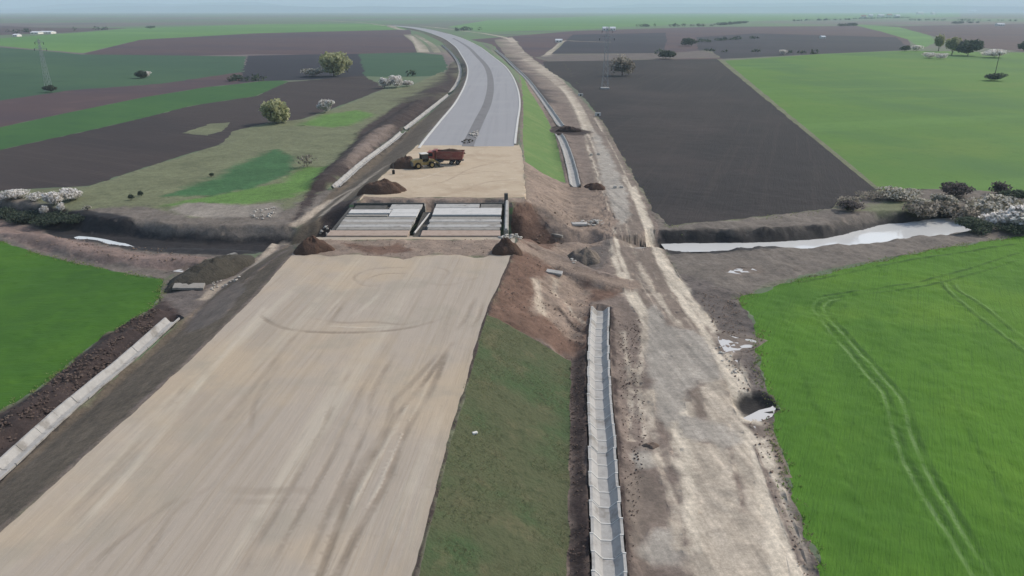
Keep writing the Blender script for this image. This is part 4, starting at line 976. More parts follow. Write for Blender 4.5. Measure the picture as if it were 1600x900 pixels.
# ---- rubble and clods
def stones(name, pts, smin, smax, material, seed=0):
    rg = random.Random(seed); bm = bmesh.new()
    for (x, y, z) in pts:
        s = rg.uniform(smin, smax) * rg.uniform(.6, 1)
        g = bmesh.ops.create_icosphere(bm, subdivisions=1, radius=s)['verts']
        sx, sy, sz = rg.uniform(.7, 1.4), rg.uniform(.7, 1.3), rg.uniform(.45, .8)
        a = rg.uniform(0, 3.14)
        for v in g:
            k = 1 + rg.uniform(-.22, .22)
            X, Y_, Z_ = v.co.x * sx * k, v.co.y * sy * k, v.co.z * sz * k
            v.co = Vector((x + X * math.cos(a) - Y_ * math.sin(a), y + X * math.sin(a) + Y_ * math.cos(a), z + Z_ + s * .15))
    me = bpy.data.meshes.new(name); bm.to_mesh(me); bm.free()
    return link(name, me, material)
def rubble(px, py, wpx, dpx, n, smax, label, pile=.8, seed=0, material='stone', name='rubble'):
    rg = random.Random(seed + 50); x, y = hit(px, py); s = ppm(py); w = wpx / s
    d = dpx * y / (py - YH); P = []
    for _ in range(n):
        a = rg.uniform(0, 6.28); r = math.sqrt(rg.random())
        qx, qy = x + math.cos(a) * r * w / 2, y + math.sin(a) * r * d / 2
        P.append((qx - x, qy - y, gz(qx, qy) - gz(x, y) + max(0, 1 - r) * pile * rg.random()))
    o = stones(name, P, smax * .4, smax, M[material], seed)
    o.location = (x, y, gz(x, y) + .03)
    o['kind'] = 'stuff'
    return tag(o, label, 'rubble')
rubble(412, 334, 42, 22, 34, .4, 'scattered pale rubble on grey ground left of the far slope', .5, 1)
rubble(926, 348, 36, 10, 40, .4, 'pale concrete debris lying on the soil left of the track bend', .5, 2)
rubble(799, 371, 34, 7, 34, .42, 'white broken concrete at the right end of the bridge', .7, 3)
rubble(508, 368, 16, 12, 22, .4, 'pale broken concrete at the left end of the bridge', .6, 4)
rubble(345, 445, 60, 22, 26, .3, 'few pale stones fallen along the grey green spoil heap', .2, 5)
rubble(741, 210, 14, 13, 26, .55, 'heap of white sacks and debris on the motorway median', 1.2, 6)
rubble(731, 221, 16, 8, 24, .45, 'dark debris heap on the median beside white sacks', .9, 7, 'heap_grey')
rubble(897, 408, 18, 8, 14, .35, 'white stones around the culvert mouth', .3, 8)
rubble(862, 350, 50, 40, 30, .28, 'few grey lumps scattered over the far soil slope', .1, 10, 'clod_tan')
rubble(868, 470, 50, 50, 34, .22, 'few tan lumps scattered over the near loose soil slope', .1, 11, 'clod_tan')
rubble(1135, 560, 20, 60, 24, .22, 'few small pale stones strewn along the dirt track margin', .1, 9)
def clods(zone_polys, n, smin, smax, material, seed, name='soil_clods'):
    rg = np.random.default_rng(seed); P = []
    for poly in zone_polys:
        W = np.array([hit(*p) for p in poly]); lo, hi = W.min(0), W.max(0)
        q = rg.uniform(lo, hi, (n * 4, 2)); q = q[inside(q[:, 0], q[:, 1], W)][:n]
        for Z in ZONES:
            if Z['name'] in ('puddle', 'pit'): q = q[~inside(q[:, 0], q[:, 1], Z['out'])]
        z = terrain(q[:, 0], q[:, 1])
        P += [(a, b, c + .05) for (a, b), c in zip(q, z)]
    o = stones(name, P, smin, smax, M[material], seed); o['kind'] = 'stuff'
    tag(o, 'loose soil clods lying on the dug ground', 'soil')
    return o
clods([[(0, 650), (57, 615), (162, 530), (225, 490), (255, 480), (240, 520), (90, 640), (0, 705)]], 1200, .05, .22, 'clod', 1)
clods([[(890, 570), (916, 545), (918, 700), (924, 900), (888, 900), (890, 700)], [(964, 500), (1000, 500), (1010, 700), (985, 890), (972, 700)]], 450, .03, .12, 'clod', 2)
clods([[(1080, 450), (1150, 470), (1180, 540), (1195, 620), (1215, 700), (1285, 900), (1255, 900), (1180, 700), (1140, 580), (1110, 500)]], 600, .03, .15, 'clod_tan', 3)
clods([[(830, 400), (900, 420), (920, 470), (910, 540), (840, 520), (770, 490), (790, 430)], [(820, 310), (900, 310), (950, 340), (940, 400), (860, 390), (810, 350)]], 500, .04, .13, 'clod_tan', 4)
clods([[(470, 392), (515, 374), (775, 374), (790, 396), (690, 398), (560, 399)]], 260, .03, .12, 'clod_tan', 5)
clods([[(520, 285), (600, 205), (700, 130), (705, 145), (612, 220), (530, 290)], [(180, 375), (330, 405), (260, 420), (160, 405), (50, 380)]], 300, .06, .2, 'clod_tan', 6)

# ---- small single things
def at(px, py):
    x, y = hit(px, py); return x, y, gz(x, y)
mb = MB(); mb.box((0, 0, .1), (.5, .3, .2), bev=.07, rz=.4); o = mb.build('plastic_sack', M['white'], None, at(742, 678)); tag(o, 'small white plastic sack lying on the green embankment slope', 'sack')
pr = empty('culvert_pipe', (*at_z(908, 400, -1.6), -1.7), R(-80)); tag(pr, 'round concrete culvert pipe under the dirt track', 'pipe')
for nm, r1, r2, y0, y1 in (('pipe_barrel', 1.0, .82, -1, 12),):
    bm = bmesh.new(); n = 24; vv = []
    for rr, yy in ((r1, y0), (r1, y1), (r2, y1), (r2, y0)):
        vv.append([bm.verts.new((math.cos(6.2832 * k / n) * rr, yy, math.sin(6.2832 * k / n) * rr)) for k in range(n)])
    for a in range(4):
        A_, B_ = vv[a], vv[(a + 1) % 4]
        for k in range(n): bm.faces.new((A_[k], A_[(k + 1) % n], B_[(k + 1) % n], B_[k]))
    bmesh.ops.recalc_face_normals(bm, faces=bm.faces)
    me = bpy.data.meshes.new(nm); bm.to_mesh(me); bm.free(); link(nm, me, M['concrete'], pr)
x, y, z = at(615, 272); rt = empty('marker_post', (x, y, z)); tag(rt, 'dark marker post on the sand edge left of the loader', 'post')
mb = MB(); mb.cyl((0, 0, .45), .3, .9, n=14); mb.build('drum', M['black'], rt); mb = MB(); mb.cyl((0, 0, 1.6), .05, 1.6, n=8); mb.build('rod', M['steel'], rt)
def headwall(px, py, label):
    x, y, z = at(px, py); rt = empty('culvert_headwall', (x, y, z), R(20)); tag(rt, label, 'headwall', 'culvert headwalls along the dirt track')
    mb = MB(); mb.box((0, 0, .6), (2.4, .5, 1.3), bev=.05); mb.build('wall', M['concrete_white'], rt)
    mb = MB(); mb.cyl((0, -.27, .45), .4, .06, 'Y', 18); mb.build('pipe_mouth', M['black'], rt)
headwall(907, 150, 'white culvert headwall on the track edge, farther from the bridge')
headwall(934, 181, 'white culvert headwall on the track edge, nearer to the bridge')
for (px, py), lb in zip([(924, 243), (935, 242), (961, 294), (971, 294)], ['pale stone block on grey track by the ploughed field, left of the farther pair', 'pale stone block on grey track by the ploughed field, right of the farther pair', 'pale stone block on grey track, left of the nearer pair', 'pale stone block on grey track, right of the nearer pair']):
    mb = MB(); mb.box((0, 0, .25), (.9, .6, .6), bev=.12, taper=(.8, .8)); tag(mb.build('stone_block', M['stone'], None, at(px, py)), lb, 'stone block', 'pale stone blocks on the track')

for px, py, d, rz, tilt, lb in [(296, 452, (4.2, 1.6, .35), 10, 8, 'grey concrete slab half buried at the lower end of the spoil heap'), (355, 412, (3.2, 1.4, .3), 40, -10, 'grey concrete slab lying on top of the spoil heap'), (372, 418, (1.6, 1.0, .4), 60, 5, 'pale concrete block on the path side of the spoil heap'), (905, 352, (3.0, 1.2, .4), 12, 6, 'pale broken slab on the far right soil slope by debris'), (866, 428, (2.4, 1.0, .35), -15, 8, 'small pale slab on the near haul ramp'), (870, 370, (2.6, .5, .5), -40, 0, 'grey beam lying at the foot of the far soil slope')]:
    x, y, z = at(px, py); mb = MB(); mb.box((0, 0, 0), d, rx=R(tilt), bev=.04); o = mb.build('concrete_slab', M['concrete_grey'] if 'grey' in lb else M['concrete'], None, (x, y, z + .25 + (1.0 if 'top' in lb else .2 if 'heap' in lb else 0))); o.rotation_euler = (0, R(tilt * .5), R(rz)); tag(o, lb, 'concrete slab', 'loose slabs around the bridge')
# ---- dump truck (front towards -x)
def wheel(parent, x, y, r, w, rimm):
    mb = MB(); mb.cyl((0, 0, 0), r, w, 'Y', 22); o = mb.build('wheel', M['black'], parent); o.location = (x, y, r)
    m2 = MB(); m2.cyl((0, 0, 0), r * .52, w + .06, 'Y', 16); m2.build('rim', rimm, o)
    return o
x, y = at_z(697, 256, ZD); tk = empty('dump_truck', (x, y, ZD + .03), R(-4)); tag(tk, 'red tipper lorry standing behind the yellow loader', 'truck')
mb = MB(); mb.box((.2, 0, .95), (8.0, 1.0, .3)); mb.box((-1.4, 0, .8), (1.6, 2.2, .5)); mb.build('chassis', M['steel'], tk)
mb = MB(); mb.prism([(-4.35, .7), (-4.4, 1.75), (-4.1, 2.95), (-2.5, 3.0), (-2.4, .75)], -1.22, 1.22)
cab = mb.build('cab', M['cab_red'], tk)
mb = MB(); mb.prism([(-4.42, 1.85), (-4.18, 2.75), (-4.10, 2.72), (-4.34, 1.84)], -1.08, 1.08); mb.build('windscreen', M['glass'], cab)
for s in (-1, 1):
    mb = MB(); mb.box((-3.4, s * 1.225, 2.3), (1.0, .04, .75), bev=.01); mb.build('side_window', M['glass'], cab)
    mb = MB(); mb.box((-4.42, s * .85, 1.05), (.08, .36, .22), bev=.02); mb.build('headlight', M['lamp'], tk)
    mb = MB(); mb.box((-4.35, s * 1.38, 2.3), (.1, .24, .55), bev=.02); mb.build('mirror', M['black'], cab)
mb = MB(); mb.box((-4.4, 0, .7), (.22, 2.4, .35), bev=.04); mb.build('bumper', M['dark_red'], tk)
mb = MB()
mb.prism([(-2.1, 1.35), (-2.15, 3.25), (-2.03, 3.25), (-1.98, 1.35)], -1.25, 1.25)
mb.prism([(4.0, 1.35), (4.35, 3.0), (4.25, 3.0), (3.9, 1.35)], -1.25, 1.25)
mb.box((.98, 0, 1.42), (6.0, 2.5, .14))
for s in (-1, 1):
    mb.prism([(-2.1, 1.35), (-2.12, 3.05), (4.33, 3.0), (3.98, 1.35)], s * 1.25 - .05, s * 1.25 + .05)
    for k in range(6): mb.box((-1.8 + k * 1.12, s * 1.33, 2.15), (.14, .1, 1.6))
    mb.box((1.1, s * 1.33, 3.0), (6.4, .12, .16))
mb.prism([(-2.9, 3.2), (-2.9, 3.3), (-2.05, 3.3), (-2.05, 3.2)], -1.15, 1.15)
body = mb.build('dump_body', M['red'], tk)
ld = link('load', heap_mesh('load', 5.9, 2.3, .7, 15), M['heap'], body, (1.05, 0, 2.75))
for s in (-1, 1):
    mb = MB(); mb.box((1.8, s * 1.05, 1.2), (4.2, .06, .2)); mb.build('mudguard', M['dark_red'], tk)
    for xx in (-3.35, -1.75, 1.5, 2.9): wheel(tk, xx, s * 1.02, .54, .42, M['steel'])
# ---- wheel loader (front towards +x)
x, y = at_z(664, 262, ZD); wl = empty('wheel_loader', (x, y, ZD + .03), R(24)); tag(wl, 'yellow wheel loader with white cab roof between dark heap and red lorry', 'loader')
mb = MB(); mb.prism([(-3.1, .75), (-3.15, 1.7), (-2.6, 2.05), (-.8, 2.1), (-.7, .75)], -.95, .95); mb.box((-.1, 0, 1.0), (1.6, 1.0, .7), bev=.05); mb.box((1.3, 0, 1.15), (1.5, 1.1, .9), bev=.06); mb.build('body', M['yellow'], wl)
mb = MB(); mb.box((-3.12, 0, 1.1), (.3, 2.1, .9), bev=.06); mb.build('counterweight', M['steel'], wl)
mb = MB(); mb.prism([(-1.0, 1.6), (-.95, 3.15), (.55, 3.15), (.75, 2.2), (.7, 1.6)], -.8, .8); cb = mb.build('cab', M['black'], wl)
mb = MB(); mb.prism([(-.9, 2.1), (-.87, 3.0), (.48, 3.0), (.66, 2.2), (.66, 2.1)], -.83, .83); mb.build('window', M['glass'], cb)
mb = MB(); mb.box((-.2, 0, 3.24), (1.8, 1.85, .18), bev=.06); mb.build('cab_roof', M['white'], cb)
mb = MB()
for s in (-1, 1):
    mb.prism([(.9, 1.6), (.9, 1.95), (2.2, 1.75), (3.3, .95), (3.2, .65), (2.1, 1.4)], s * .55 - .09, s * .55 + .09)
mb.box((2.2, 0, 1.5), (.25, 1.1, .25)); mb.build('boom', M['yellow'], wl)
mb = MB(); mb.prism([(3.15, .2), (3.1, 1.1), (3.25, 1.2), (3.4, .95), (3.5, .4), (4.25, .22), (4.3, .12), (3.4, .1)], -1.3, 1.3); mb.build('bucket', M['steel'], wl)
for s in (-1, 1):
    for xx in (-1.9, 1.35): wheel(wl, xx, s * 1.0, .72, .55, M['yellow'])
    mb = MB(); mb.box((.95, s * .8, 2.0), (.1, .2, .16), bev=.02); mb.build('headlight', M['lamp'], wl)

# ---- overhead line masts
def mast(px, py, hpx, label):
    x, y = at_z(px, py); s = ppm(py); h = hpx / s
    rt = empty('power_mast', (x, y, 0)); tag(rt, label, 'power mast', 'lattice masts of the overhead line')
    mb = MB(); b = .055 * h; t = .012 * h; n = 9
    cs = [(-1, -1), (1, -1), (1, 1), (-1, 1)]
    def pt(k, i): q = b + (t - b) * (i / n) ** .8; return (cs[k][0] * q, cs[k][1] * q, h * i / n)
    for k in range(4):
        for i in range(n):
            mb.bar(pt(k, i), pt(k, i + 1), .06); mb.bar(pt(k, i), pt((k + 1) % 4, i + 1), .03); mb.bar(pt((k + 1) % 4, i), pt(k, i + 1), .03)
    mb.build('lattice_body', M['galv'], rt)
    for zz, l in ((.82, .13), (.94, .09)):
        mb = MB(); mb.bar((-l * h, 0, zz * h), (l * h, 0, zz * h), .09); mb.bar((-l * h, 0, zz * h), (0, 0, (zz + .05) * h), .05); mb.bar((l * h, 0, zz * h), (0, 0, (zz + .05) * h), .05)
        ca = mb.build('cross_arm', M['galv'], rt)
        for sx in (-1, 1):
            m2 = MB(); m2.cyl((sx * l * h * .95, 0, zz * h - .6), .12, 1.1, n=8); m2.build('insulator', M['glass'], ca)
    mb = MB(); mb.box((0, 0, .3), (b * 2.6, b * 2.6, .9), bev=.1); mb.build('footing', M['concrete'], rt)
mast(77, 141, 76, 'thin grey lattice mast in the dark green crop beside a dark bush')
mast(945, 139, 92, 'thin grey lattice mast standing in the black ploughed field')
x, y = at_z(1553, 124); rt = empty('power_pole', (x, y, 0)); tag(rt, 'dark wooden pole rising from a dark bush in the pale green wheat', 'pole')
h = 40 / ppm(124); mb = MB(); mb.cyl((0, 0, h / 2), .22, h, n=10, r2=.15); mb.build('shaft', M['wood'], rt)
mb = MB(); mb.box((0, 0, h - .9), (2.2, .16, .18), bev=.02); ca = mb.build('cross_arm', M['wood'], rt)
for sx in (-.9, 0, .9):
    mb = MB(); mb.cyl((sx, 0, h - .65), .09, .35, n=8); mb.build('insulator', M['glass'], ca)

# ---- far buildings
def house(px, py, wpx, dm, hpx, label, roof='roof_red', rz=0, wall='wall', name='house', cat='house'):
    x, y = at_z(px, py); s = ppm(py); w = wpx / s; h = max(2.5, hpx / s); wh = h * .6
    rt = empty(name, (x, y, 0), rz); tag(rt, label, cat)
    mb = MB(); mb.box((0, 0, wh / 2), (w, dm, wh)); wl_ = mb.build('wall', M[wall], rt)
    mb = MB(); bm = mb.bm
    a = [bm.verts.new(p) for p in [(-w / 2 - .4, -dm / 2 - .4, wh), (-w / 2 - .4, 0, h), (-w / 2 - .4, dm / 2 + .4, wh)]]
    b = [bm.verts.new(p) for p in [(w / 2 + .4, -dm / 2 - .4, wh), (w / 2 + .4, 0, h), (w / 2 + .4, dm / 2 + .4, wh)]]
    bm.faces.new(a); bm.faces.new(b[::-1])
    for i in range(3): bm.faces.new((a[i], b[i], b[(i + 1) % 3], a[(i + 1) % 3]))
    mb.build('roof', M[roof], rt)
    n = max(2, min(8, int(w / 5)))
    for i in range(n):
        mb = MB(); mb.box((-w / 2 + w * (i + .5) / n, -dm / 2 - .03, wh * .55), (w / n * .4, .1, wh * .4)); mb.build('window', M['glass'], rt)
house(946, 48, 9, 14, 6, 'white hall by itself above the dark fields, left of its twin', 'roof_grey', name='farm_hall', cat='hall')
house(957, 48, 8, 14, 6, 'white hall by itself above the dark fields, right of its twin', 'roof_grey', name='farm_hall', cat='hall')
house(58, 53, 12, 16, 4, 'long white farm shed at far left, left of the longer shed', 'roof_grey', name='farm_shed', cat='shed')
house(75, 52.5, 18, 16, 4, 'longest white farm shed at far left beyond the green field', 'roof_grey', name='farm_shed', cat='shed')
house(27, 57, 7, 12, 4, 'small pale shed at far left edge of the green field', 'roof_grey', name='farm_shed', cat='shed')
for i, (px, py, w_, r) in enumerate([(1349, 28, 7, 'roof_red'), (1360, 26.5, 6, 'roof_grey'), (1376, 26.5, 9, 'roof_grey'), (1389, 26, 7, 'roof_red'), (1401, 27, 8, 'roof_grey'), (1437, 22.5, 14, 'roof_grey'), (1457, 22.8, 9, 'roof_grey')]):
    lab = ['red roofed house at the left end of the far village', 'narrow white house second from the village left end', 'wide white house in the middle of the far village', 'red roofed house right of the widest village house', 'pale roofed house at the right end of the village', 'long white hall behind the far village', 'short white hall right of the long hall behind village'][i]
    house(px, py, w_, 25, 4, lab, r, rz=R(10 * i - 20))
house(1518, 19.2, 13, 60, 4, 'bright white warehouse near the horizon at far right', 'roof_grey', name='warehouse', cat='warehouse')
house(1562, 40.5, 11, 14, 4, 'white barn on the reddish field at far right', 'roof_grey', name='barn', cat='barn')
house(1285, 60, 6, 9, 4, 'small pale farmhouse among the dark right hand fields', 'roof_grey')
house(873, 66, 10, 8, 5, 'pale shed at the end of the light side track', 'roof_grey', name='farm_shed', cat='shed')

# ---- trees and bushes
T = tree
T('willow_tree', 522, 119, 42, 36, 'willow', 'tall rounded pale green tree at the ploughed field edge', 'tree', trunk=.04)
T('willow_tree', 543, 113, 16, 22, 'willow', 'small pale green tree touching the tallest rounded tree', 'tree')
T('bush', 489, 119, 34, 12, 'greyblossom', 'low pale shrub left of the tall rounded tree', 'bush')
T('bush', 431, 193, 44, 36, 'willow', 'broad olive green bush at the corner of the brown ploughed field', 'bush', trunk=.02)
T('blossom_tree', 508, 176, 25, 21, 'blossom', 'round white blossoming tree alone on the meadow', 'blossom tree', trunk=.15)
T('blossom_bush', 601, 138, 20, 16, 'blossom', 'white blossoming bush, left end of the clump by the teal field', 'bush')
T('blossom_bush', 619, 137, 26, 18, 'blossom', 'tallest white blossoming bush amid the clump by the teal field', 'bush')
T('blossom_bush', 636, 135, 18, 10, 'blossom', 'lowest white bush at the right end of the clump', 'bush')
T('bush', 221, 122, 24, 12, 'dark', 'low dark foliage put in as the shaded side of the small white bush', 'bush')  # dark leaves put in for the shadow side of the white bush
T('blossom_bush', 231, 121, 12, 10, 'blossom', 'small white flowering bush beside its dark shaded side in green crop', 'bush')
T('bush', 80, 144, 17, 11, 'dark', 'round dark bush at the foot of the left lattice mast', 'bush')
T('bush', 235, 45, 15, 5, 'dark', 'lone dark bush in the far light green field', 'bush')
T('bush', 480, 261, 34, 20, 'grey', 'leafless grey bush on the meadow beside the dark soil bank', 'bush', trunk=.05, n=130)
T('bush', 205, 312, 10, 10, 'dark', 'tiny dark bush on the rough pasture above the stream', 'bush')
T('bush', 221, 306, 8, 9, 'dark', 'tiniest dark bush beside the lush crop patch', 'bush')
T('bush', 330, 276, 10, 6, 'dark', 'small dark tuft on the upper edge of the lush crop', 'bush')
for px, py, w_, h_, k, lb in [(18, 311, 46, 15, 'blossom', 'white blossoming bush at the left end of the row above the stream'), (55, 313, 30, 13, 'blossom', 'lowest white bush in the middle of the left row'), (84, 321, 34, 22, 'blossom', 'white blossoming bush drooping over the dark left thicket'), (110, 313, 42, 19, 'blossom', 'tall white blossoming bush at the right end of the left row'), (70, 336, 14, 16, 'blossom', 'small white bush standing in front of the left row'), (96, 331, 14, 15, 'blossom', 'small white bush low in the left thicket, right of another'),
                               (8, 338, 60, 16, 'dark', 'dark green thicket standing in for bank shadow below the left white bush'), (45, 345, 60, 17, 'dark', 'dark green thicket standing in for shadow at the stream berm, left'), (88, 349, 60, 18, 'dark', 'dark green thicket standing in for shadow in the middle of the stream bank'), (118, 350, 40, 14, 'dark', 'dark thicket standing in for shadow at the right end of the left stream bank'), (137, 328, 12, 8, 'greyblossom', 'tiny pale bush on the pasture right of the left row')]:  # dark thickets put in for the shadow on the bank
    T('blossom_bush' if k == 'blossom' else 'bush', px, py, w_, h_, k, lb, 'bush', 'bushes along the left stream bank')
for px, py, w_, h_, k, lb in [(1330, 324, 44, 16, 'grey', 'grey leafless hedge bush at the black field corner'), (1326, 330, 36, 18, 'twig_dark', 'dark low bush below the grey hedge at the field corner'), (1368, 312, 56, 13, 'grey', 'long grey hedge bush between black field and pale wheat'), (1398, 312, 60, 18, 'greyblossom', 'grey hedge bush with pale flowers at the pale wheat edge'), (1425, 306, 30, 12, 'greyblossom', 'pale flowering hedge bush at the right end of the hedge'), (1492, 307, 50, 24, 'twig_dark', 'dark round bush standing against the pale wheat, the larger one'), (1558, 303, 30, 19, 'twig_dark', 'dark round bush against the pale wheat, the smaller one'), (1580, 312, 40, 16, 'dark', 'low dark bush at the right edge behind the blossom'),
                               (1432, 322, 30, 14, 'greyblossom', 'pale flowering bush right behind the bend of the stream'), (1462, 318, 22, 16, 'greyblossom', 'white flowering bush sticking up behind the stream bend'), (1482, 322, 30, 16, 'greyblossom', 'pale bush between the white bush and the thicket'), (1435, 340, 50, 26, 'grey', 'grey brown thicket on the far bank of the white water'), (1478, 340, 50, 26, 'grey', 'grey brown thicket at the upper end of the water'), (1505, 350, 42, 26, 'grey', 'pale thicket where the white water ends'), (1530, 340, 64, 26, 'greyblossom', 'pale thicket in the middle of the right blossom mass'), (1572, 332, 60, 26, 'greyblossom', 'white blossoming bush at the top of the right mass'), (1560, 358, 60, 30, 'blossom', 'lower white blossoming bush hanging toward the bright wheat'), (1600, 358, 60, 36, 'blossom', 'white blossoming bush cut by the right picture edge'), (1524, 362, 56, 20, 'dark', 'dark undergrowth bush between the thicket and bright wheat'), (1580, 364, 50, 16, 'dark', 'low dark bush below the white blossom at right')]:
    T('blossom_bush' if k == 'blossom' else 'bush', px, py, w_, h_, k, lb, 'bush', 'bushes along the right stream bank')
T('bush', 1413, 80, 18, 9, 'dark', 'dark bush at the upper edge of the pale wheat, left', 'bush')
T('blossom_bush', 1432, 80, 18, 9, 'blossom', 'white bush next to the dark one at pale wheat top', 'bush')
T('blossom_bush', 1452, 91, 20, 9, 'blossom', 'left one of two white bushes with dark feet in pale wheat', 'bush')
T('blossom_bush', 1469, 92, 20, 9, 'blossom', 'right one of two white bushes with dark feet in pale wheat', 'bush')
T('tree', 1487, 86, 22, 28, 'olive', 'pale olive tree behind the two white bushes', 'tree', trunk=.2)
T('tree', 1466, 80, 18, 24, 'olive', 'slim olive tree at the end of the green strip', 'tree', trunk=.2)
T('tree', 1512, 87, 40, 24, 'dark', 'broad dark tree clump behind the pale wheat', 'tree')
T('blossom_bush', 1553, 90, 42, 13, 'blossom', 'wide white bush behind the wooden pole', 'bush')
T('bush', 1553, 126, 31, 12, 'dark', 'dark low bush around the foot of the wooden pole', 'bush')
T('bush', 1600, 80, 20, 14, 'dark', 'dark bush at the right edge behind the pale wheat', 'bush')
T('blossom_bush', 1223, 86, 15, 8, 'blossom', 'small white bush on the dark field edge', 'bush')
T('tree', 972, 118, 34, 32, 'grey', 'faint grey green tree in the black ploughed field', 'tree', trunk=.1)
T('blossom_bush', 982, 117, 9, 7, 'greyblossom', 'tiny pale bush under the tree in the black field', 'bush')
T('bush', 1075, 72, 26, 12, 'dark', 'dark bush clump left of the dark right hand fields', 'bush')
T('bush', 1040, 92, 30, 14, 'dark', 'dark bush at the end of the pale field track', 'bush')
# far tree lines that read as one mass
def treeline(segs, label, h=(4, 8), seed=0):
    rg = random.Random(seed); lob = []
    for (x0, y0), (x1, y1), dens in segs:
        a = np.array(at_z(x0, y0)); b = np.array(at_z(x1, y1)); L = np.linalg.norm(b - a)
        for k in range(int(L / 8 * dens)):
            t = rg.random(); hh = rg.uniform(*h); p = a + (b - a) * t + np.array([rg.uniform(-9, 9), rg.uniform(-14, 14)])
            lob.append((p[0], p[1], hh * .5, rg.uniform(3, 7), rg.uniform(3, 7), hh * .55))
    me = leaf_mesh('treeline', lob, min(26000, len(lob) * 34), 1.3, .4, seed)
    o = link('treeline', me, LEAF['dark']); o['kind'] = 'stuff'; tag(o, label, 'tree line')
treeline([((985, 42), (1115, 41), .8), ((1120, 40), (1165, 36), 1.2), ((700, 49), (745, 47), 1)], 'dark distant tree line above the far dark fields', seed=1)
treeline([((1240, 33), (1330, 31), .6), ((1330, 30), (1420, 28), .8), ((1420, 32), (1600, 33), .7), ((1490, 37), (1530, 36), .8), ((1310, 41), (1335, 40), 2)], 'hazy tree line around the far village', seed=2)
treeline([((0, 52), (55, 50), .8), ((90, 48), (180, 47), .5)], 'dark hedges around the far left farm sheds', seed=3)
treeline([((1090, 80), (1275, 84), .5), ((1095, 66), (1180, 60), .6), ((380, 126), (430, 124), 1.0), ((590, 119), (680, 117), .25)], 'dark low hedges along the dark field edges', h=(2, 4.5), seed=4)

M['weeds'] = leaf('roadside_weeds', G(122, 146, 76), G(150, 144, 108)); M['tufts'] = leaf('slope_grass', G(128, 134, 98), G(142, 136, 106))
# ---- ragged weeds along the field edges, tufts on the grassed slope
def tufts(name, P, smin, smax, material, label, seed, leaves=5):
    rg = np.random.default_rng(seed); P = np.asarray(P); z = terrain(P[:, 0], P[:, 1])
    n = len(P) * leaves; b = np.repeat(np.column_stack([P, z]), leaves, 0)
    s_ = rg.uniform(smin, smax, n)[:, None]; a = rg.uniform(0, 6.283, n); lean = rg.uniform(.3, 1.1, n)[:, None]
    d = np.column_stack([np.cos(a), np.sin(a), np.zeros(n)]); t = np.column_stack([-np.sin(a), np.cos(a), np.zeros(n)]); up = np.array([0, 0, 1.])
    b = b + d * s_ * .4
    q = np.stack([b - t * s_ * .22, b + t * s_ * .22, b + d * s_ * lean + up * s_ * .8 + t * s_ * .12, b + d * s_ * lean + up * s_ * .8 - t * s_ * .12], 1).reshape(-1, 3)
    me = bpy.data.meshes.new(name); me.from_pydata(q.tolist(), [], np.arange(4 * n).reshape(n, 4).tolist())
    o = link(name, me, material); o['kind'] = 'stuff'; tag(o, label, 'weeds')
rg_ = np.random.default_rng(5)
def along(pix, n, spread):
    W = np.array([hit(*p) for p in pix]); D = np.r_[0, np.cumsum(np.hypot(*np.diff(W, axis=0).T))]; q = rg_.uniform(0, D[-1], n)
    q = q[fbm(q * .12, q * 0 + spread, 3, 3) > -.1]
    return np.column_stack([np.interp(q, D, W[:, 0]), np.interp(q, D, W[:, 1])]) + rg_.normal(size=(len(q), 2)) * spread
WE = [along([(1155, 466), (1250, 437), (1350, 413), (1450, 392), (1600, 368)], 1100, .5), along([(1155, 466), (1186, 520), (1184, 570), (1200, 612), (1216, 640), (1208, 675), (1225, 740), (1250, 810), (1290, 905)], 900, .45),
      along([(0, 377), (60, 397), (165, 421), (255, 437), (248, 468), (225, 487), (162, 525), (57, 610), (0, 643), (-40, 672)], 1300, .4), along([(880, 96), (940, 190), (1000, 295), (1045, 352)], 300, .8), along([(1045, 356), (1300, 329), (1376, 299)], 400, .8)]
tufts('weeds', np.concatenate(WE)[::2], .07, .22, M['weeds'], 'ragged weeds growing along the field edges', 1)
W = np.array([hit(*p) for p in [(650, 901), (704, 673), (756, 497), (778, 500), (830, 530), (890, 563), (890, 700), (887, 900)]]); q = rg_.uniform(W.min(0), W.max(0), (9000, 2)); q = q[inside(q[:, 0], q[:, 1], W)]
q = q[fbm(q[:, 0] * .35, q[:, 1] * .35, 9, 4) > -.04]
tufts('grass_tufts', q, .04, .11, M['tufts'], 'tufts of dull grass on the near embankment slope', 2, 4)

# ------------------------------------------------------------------ hills, haze, light, camera
def hills(x0, x1, y, h, seed, step=350, depth=2200):
    n = int((x1 - x0) / step) + 1
    rows = [(0, 0), (.25, .55), (.5, 1), (.75, .6), (1, 0)]
    v = []; f = []
    for r, (dy, k) in enumerate(rows):
        for i in range(n):
            x = x0 + i * step
            e = min(1, i / 8, (n - 1 - i) / 8)
            hh = h * max(0, .5 + 1.3 * float(fbm(np.array(x / 3800.), np.array(r * .1 + seed), seed, 4))) * e
            v.append((x, y + dy * depth, hh * k - .5))
    for r in range(len(rows) - 1):
        for i in range(n - 1):
            a = r * n + i; f.append((a, a + 1, a + n + 1, a + n))
    me = bpy.data.meshes.new('hills'); me.from_pydata(v, [], f)
    for p in me.polygons: p.use_smooth = True
    o = link('hills', me, M['hill']); o['kind'] = 'structure'
hills(-15000, 15500, 16500, 190, 3)
hills(-18500, 3000, 20500, 330, 8)
hills(1000, 18500, 22000, 320, 14)

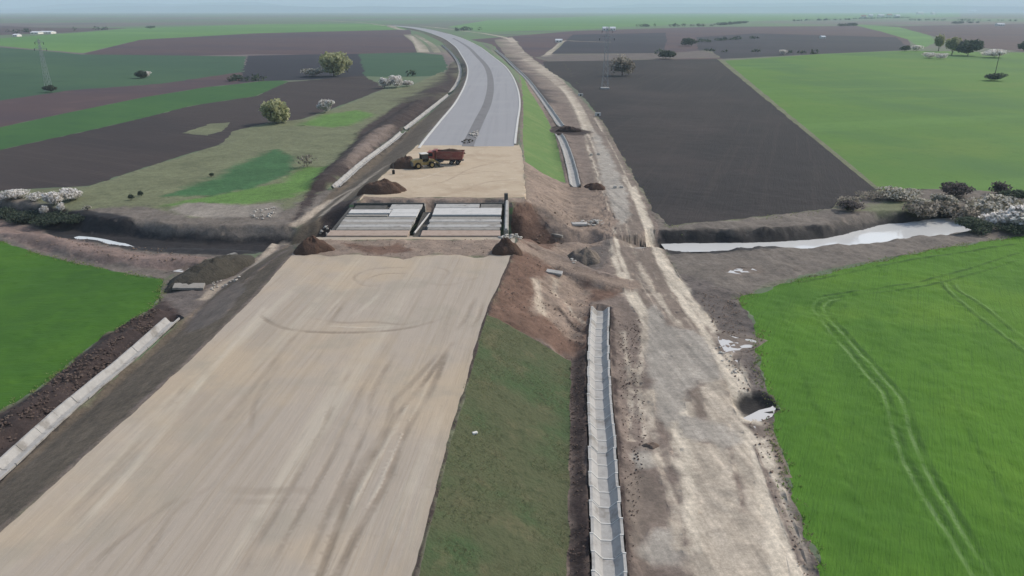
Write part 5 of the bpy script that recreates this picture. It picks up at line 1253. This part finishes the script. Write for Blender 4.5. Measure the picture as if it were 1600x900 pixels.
hz = MB(); hz.box((0, 11500, 250 - 4.5), (52000, 34000, 500)); ho = hz.build('haze', None); ho['kind'] = 'stuff'
hm = bpy.data.materials.new('haze_air'); hm.use_nodes = True
nt = hm.node_tree; nt.nodes.remove(nt.nodes['Principled BSDF'])
pv = nt.nodes.new('ShaderNodeVolumePrincipled'); pv.inputs['Color'].default_value = HAZE_COL; pv.inputs['Density'].default_value = HAZE_D
pv.inputs['Anisotropy'].default_value = 0.0
nt.links.new(pv.outputs[0], nt.nodes['Material Output'].inputs['Volume'])
ho.data.materials.append(hm)

w = bpy.data.worlds.new('World'); SC.world = w; w.use_nodes = True
nt = w.node_tree; bg = nt.nodes['Background']
sky = nt.nodes.new('ShaderNodeTexSky'); sky.sky_type = 'NISHITA'; sky.sun_disc = False
sky.sun_elevation = R(SUN_EL); sky.sun_rotation = R(SUN_AZ); sky.altitude = 100
sky.air_density = 1.2; sky.dust_density = 2.5; sky.ozone_density = 1.0
nt.links.new(sky.outputs[0], bg.inputs['Color']); bg.inputs['Strength'].default_value = SKY_S
sl = bpy.data.lights.new('sun', 'SUN'); sl.energy = SUN_S; sl.angle = R(SUN_A); sl.color = (1, .95, .87)
so = bpy.data.objects.new('sun', sl); COL.objects.link(so)
dv = Vector((math.cos(R(SUN_EL)) * math.sin(R(SUN_AZ)), math.cos(R(SUN_EL)) * math.cos(R(SUN_AZ)), math.sin(R(SUN_EL))))
so.rotation_euler = dv.to_track_quat('Z', 'Y').to_euler(); so.location = (60, 60, 120)

cam = bpy.data.cameras.new('camera'); co = bpy.data.objects.new('camera', cam); COL.objects.link(co)
co.location = (0, 0, HC); co.rotation_euler = (math.pi / 2 - TH, 0, 0)
cam.sensor_width = 36; cam.lens = F * 36 / 1600; cam.clip_start = .5; cam.clip_end = 80000
SC.camera = co
SC.view_settings.view_transform = 'Standard'; SC.view_settings.look = 'None'; SC.view_settings.gamma = 1
SC.view_settings.exposure = EXPO; SC.view_settings.use_curve_mapping = False
SC.cycles.volume_bounces = 2; SC.cycles.max_bounces = 6; SC.cycles.diffuse_bounces = 2
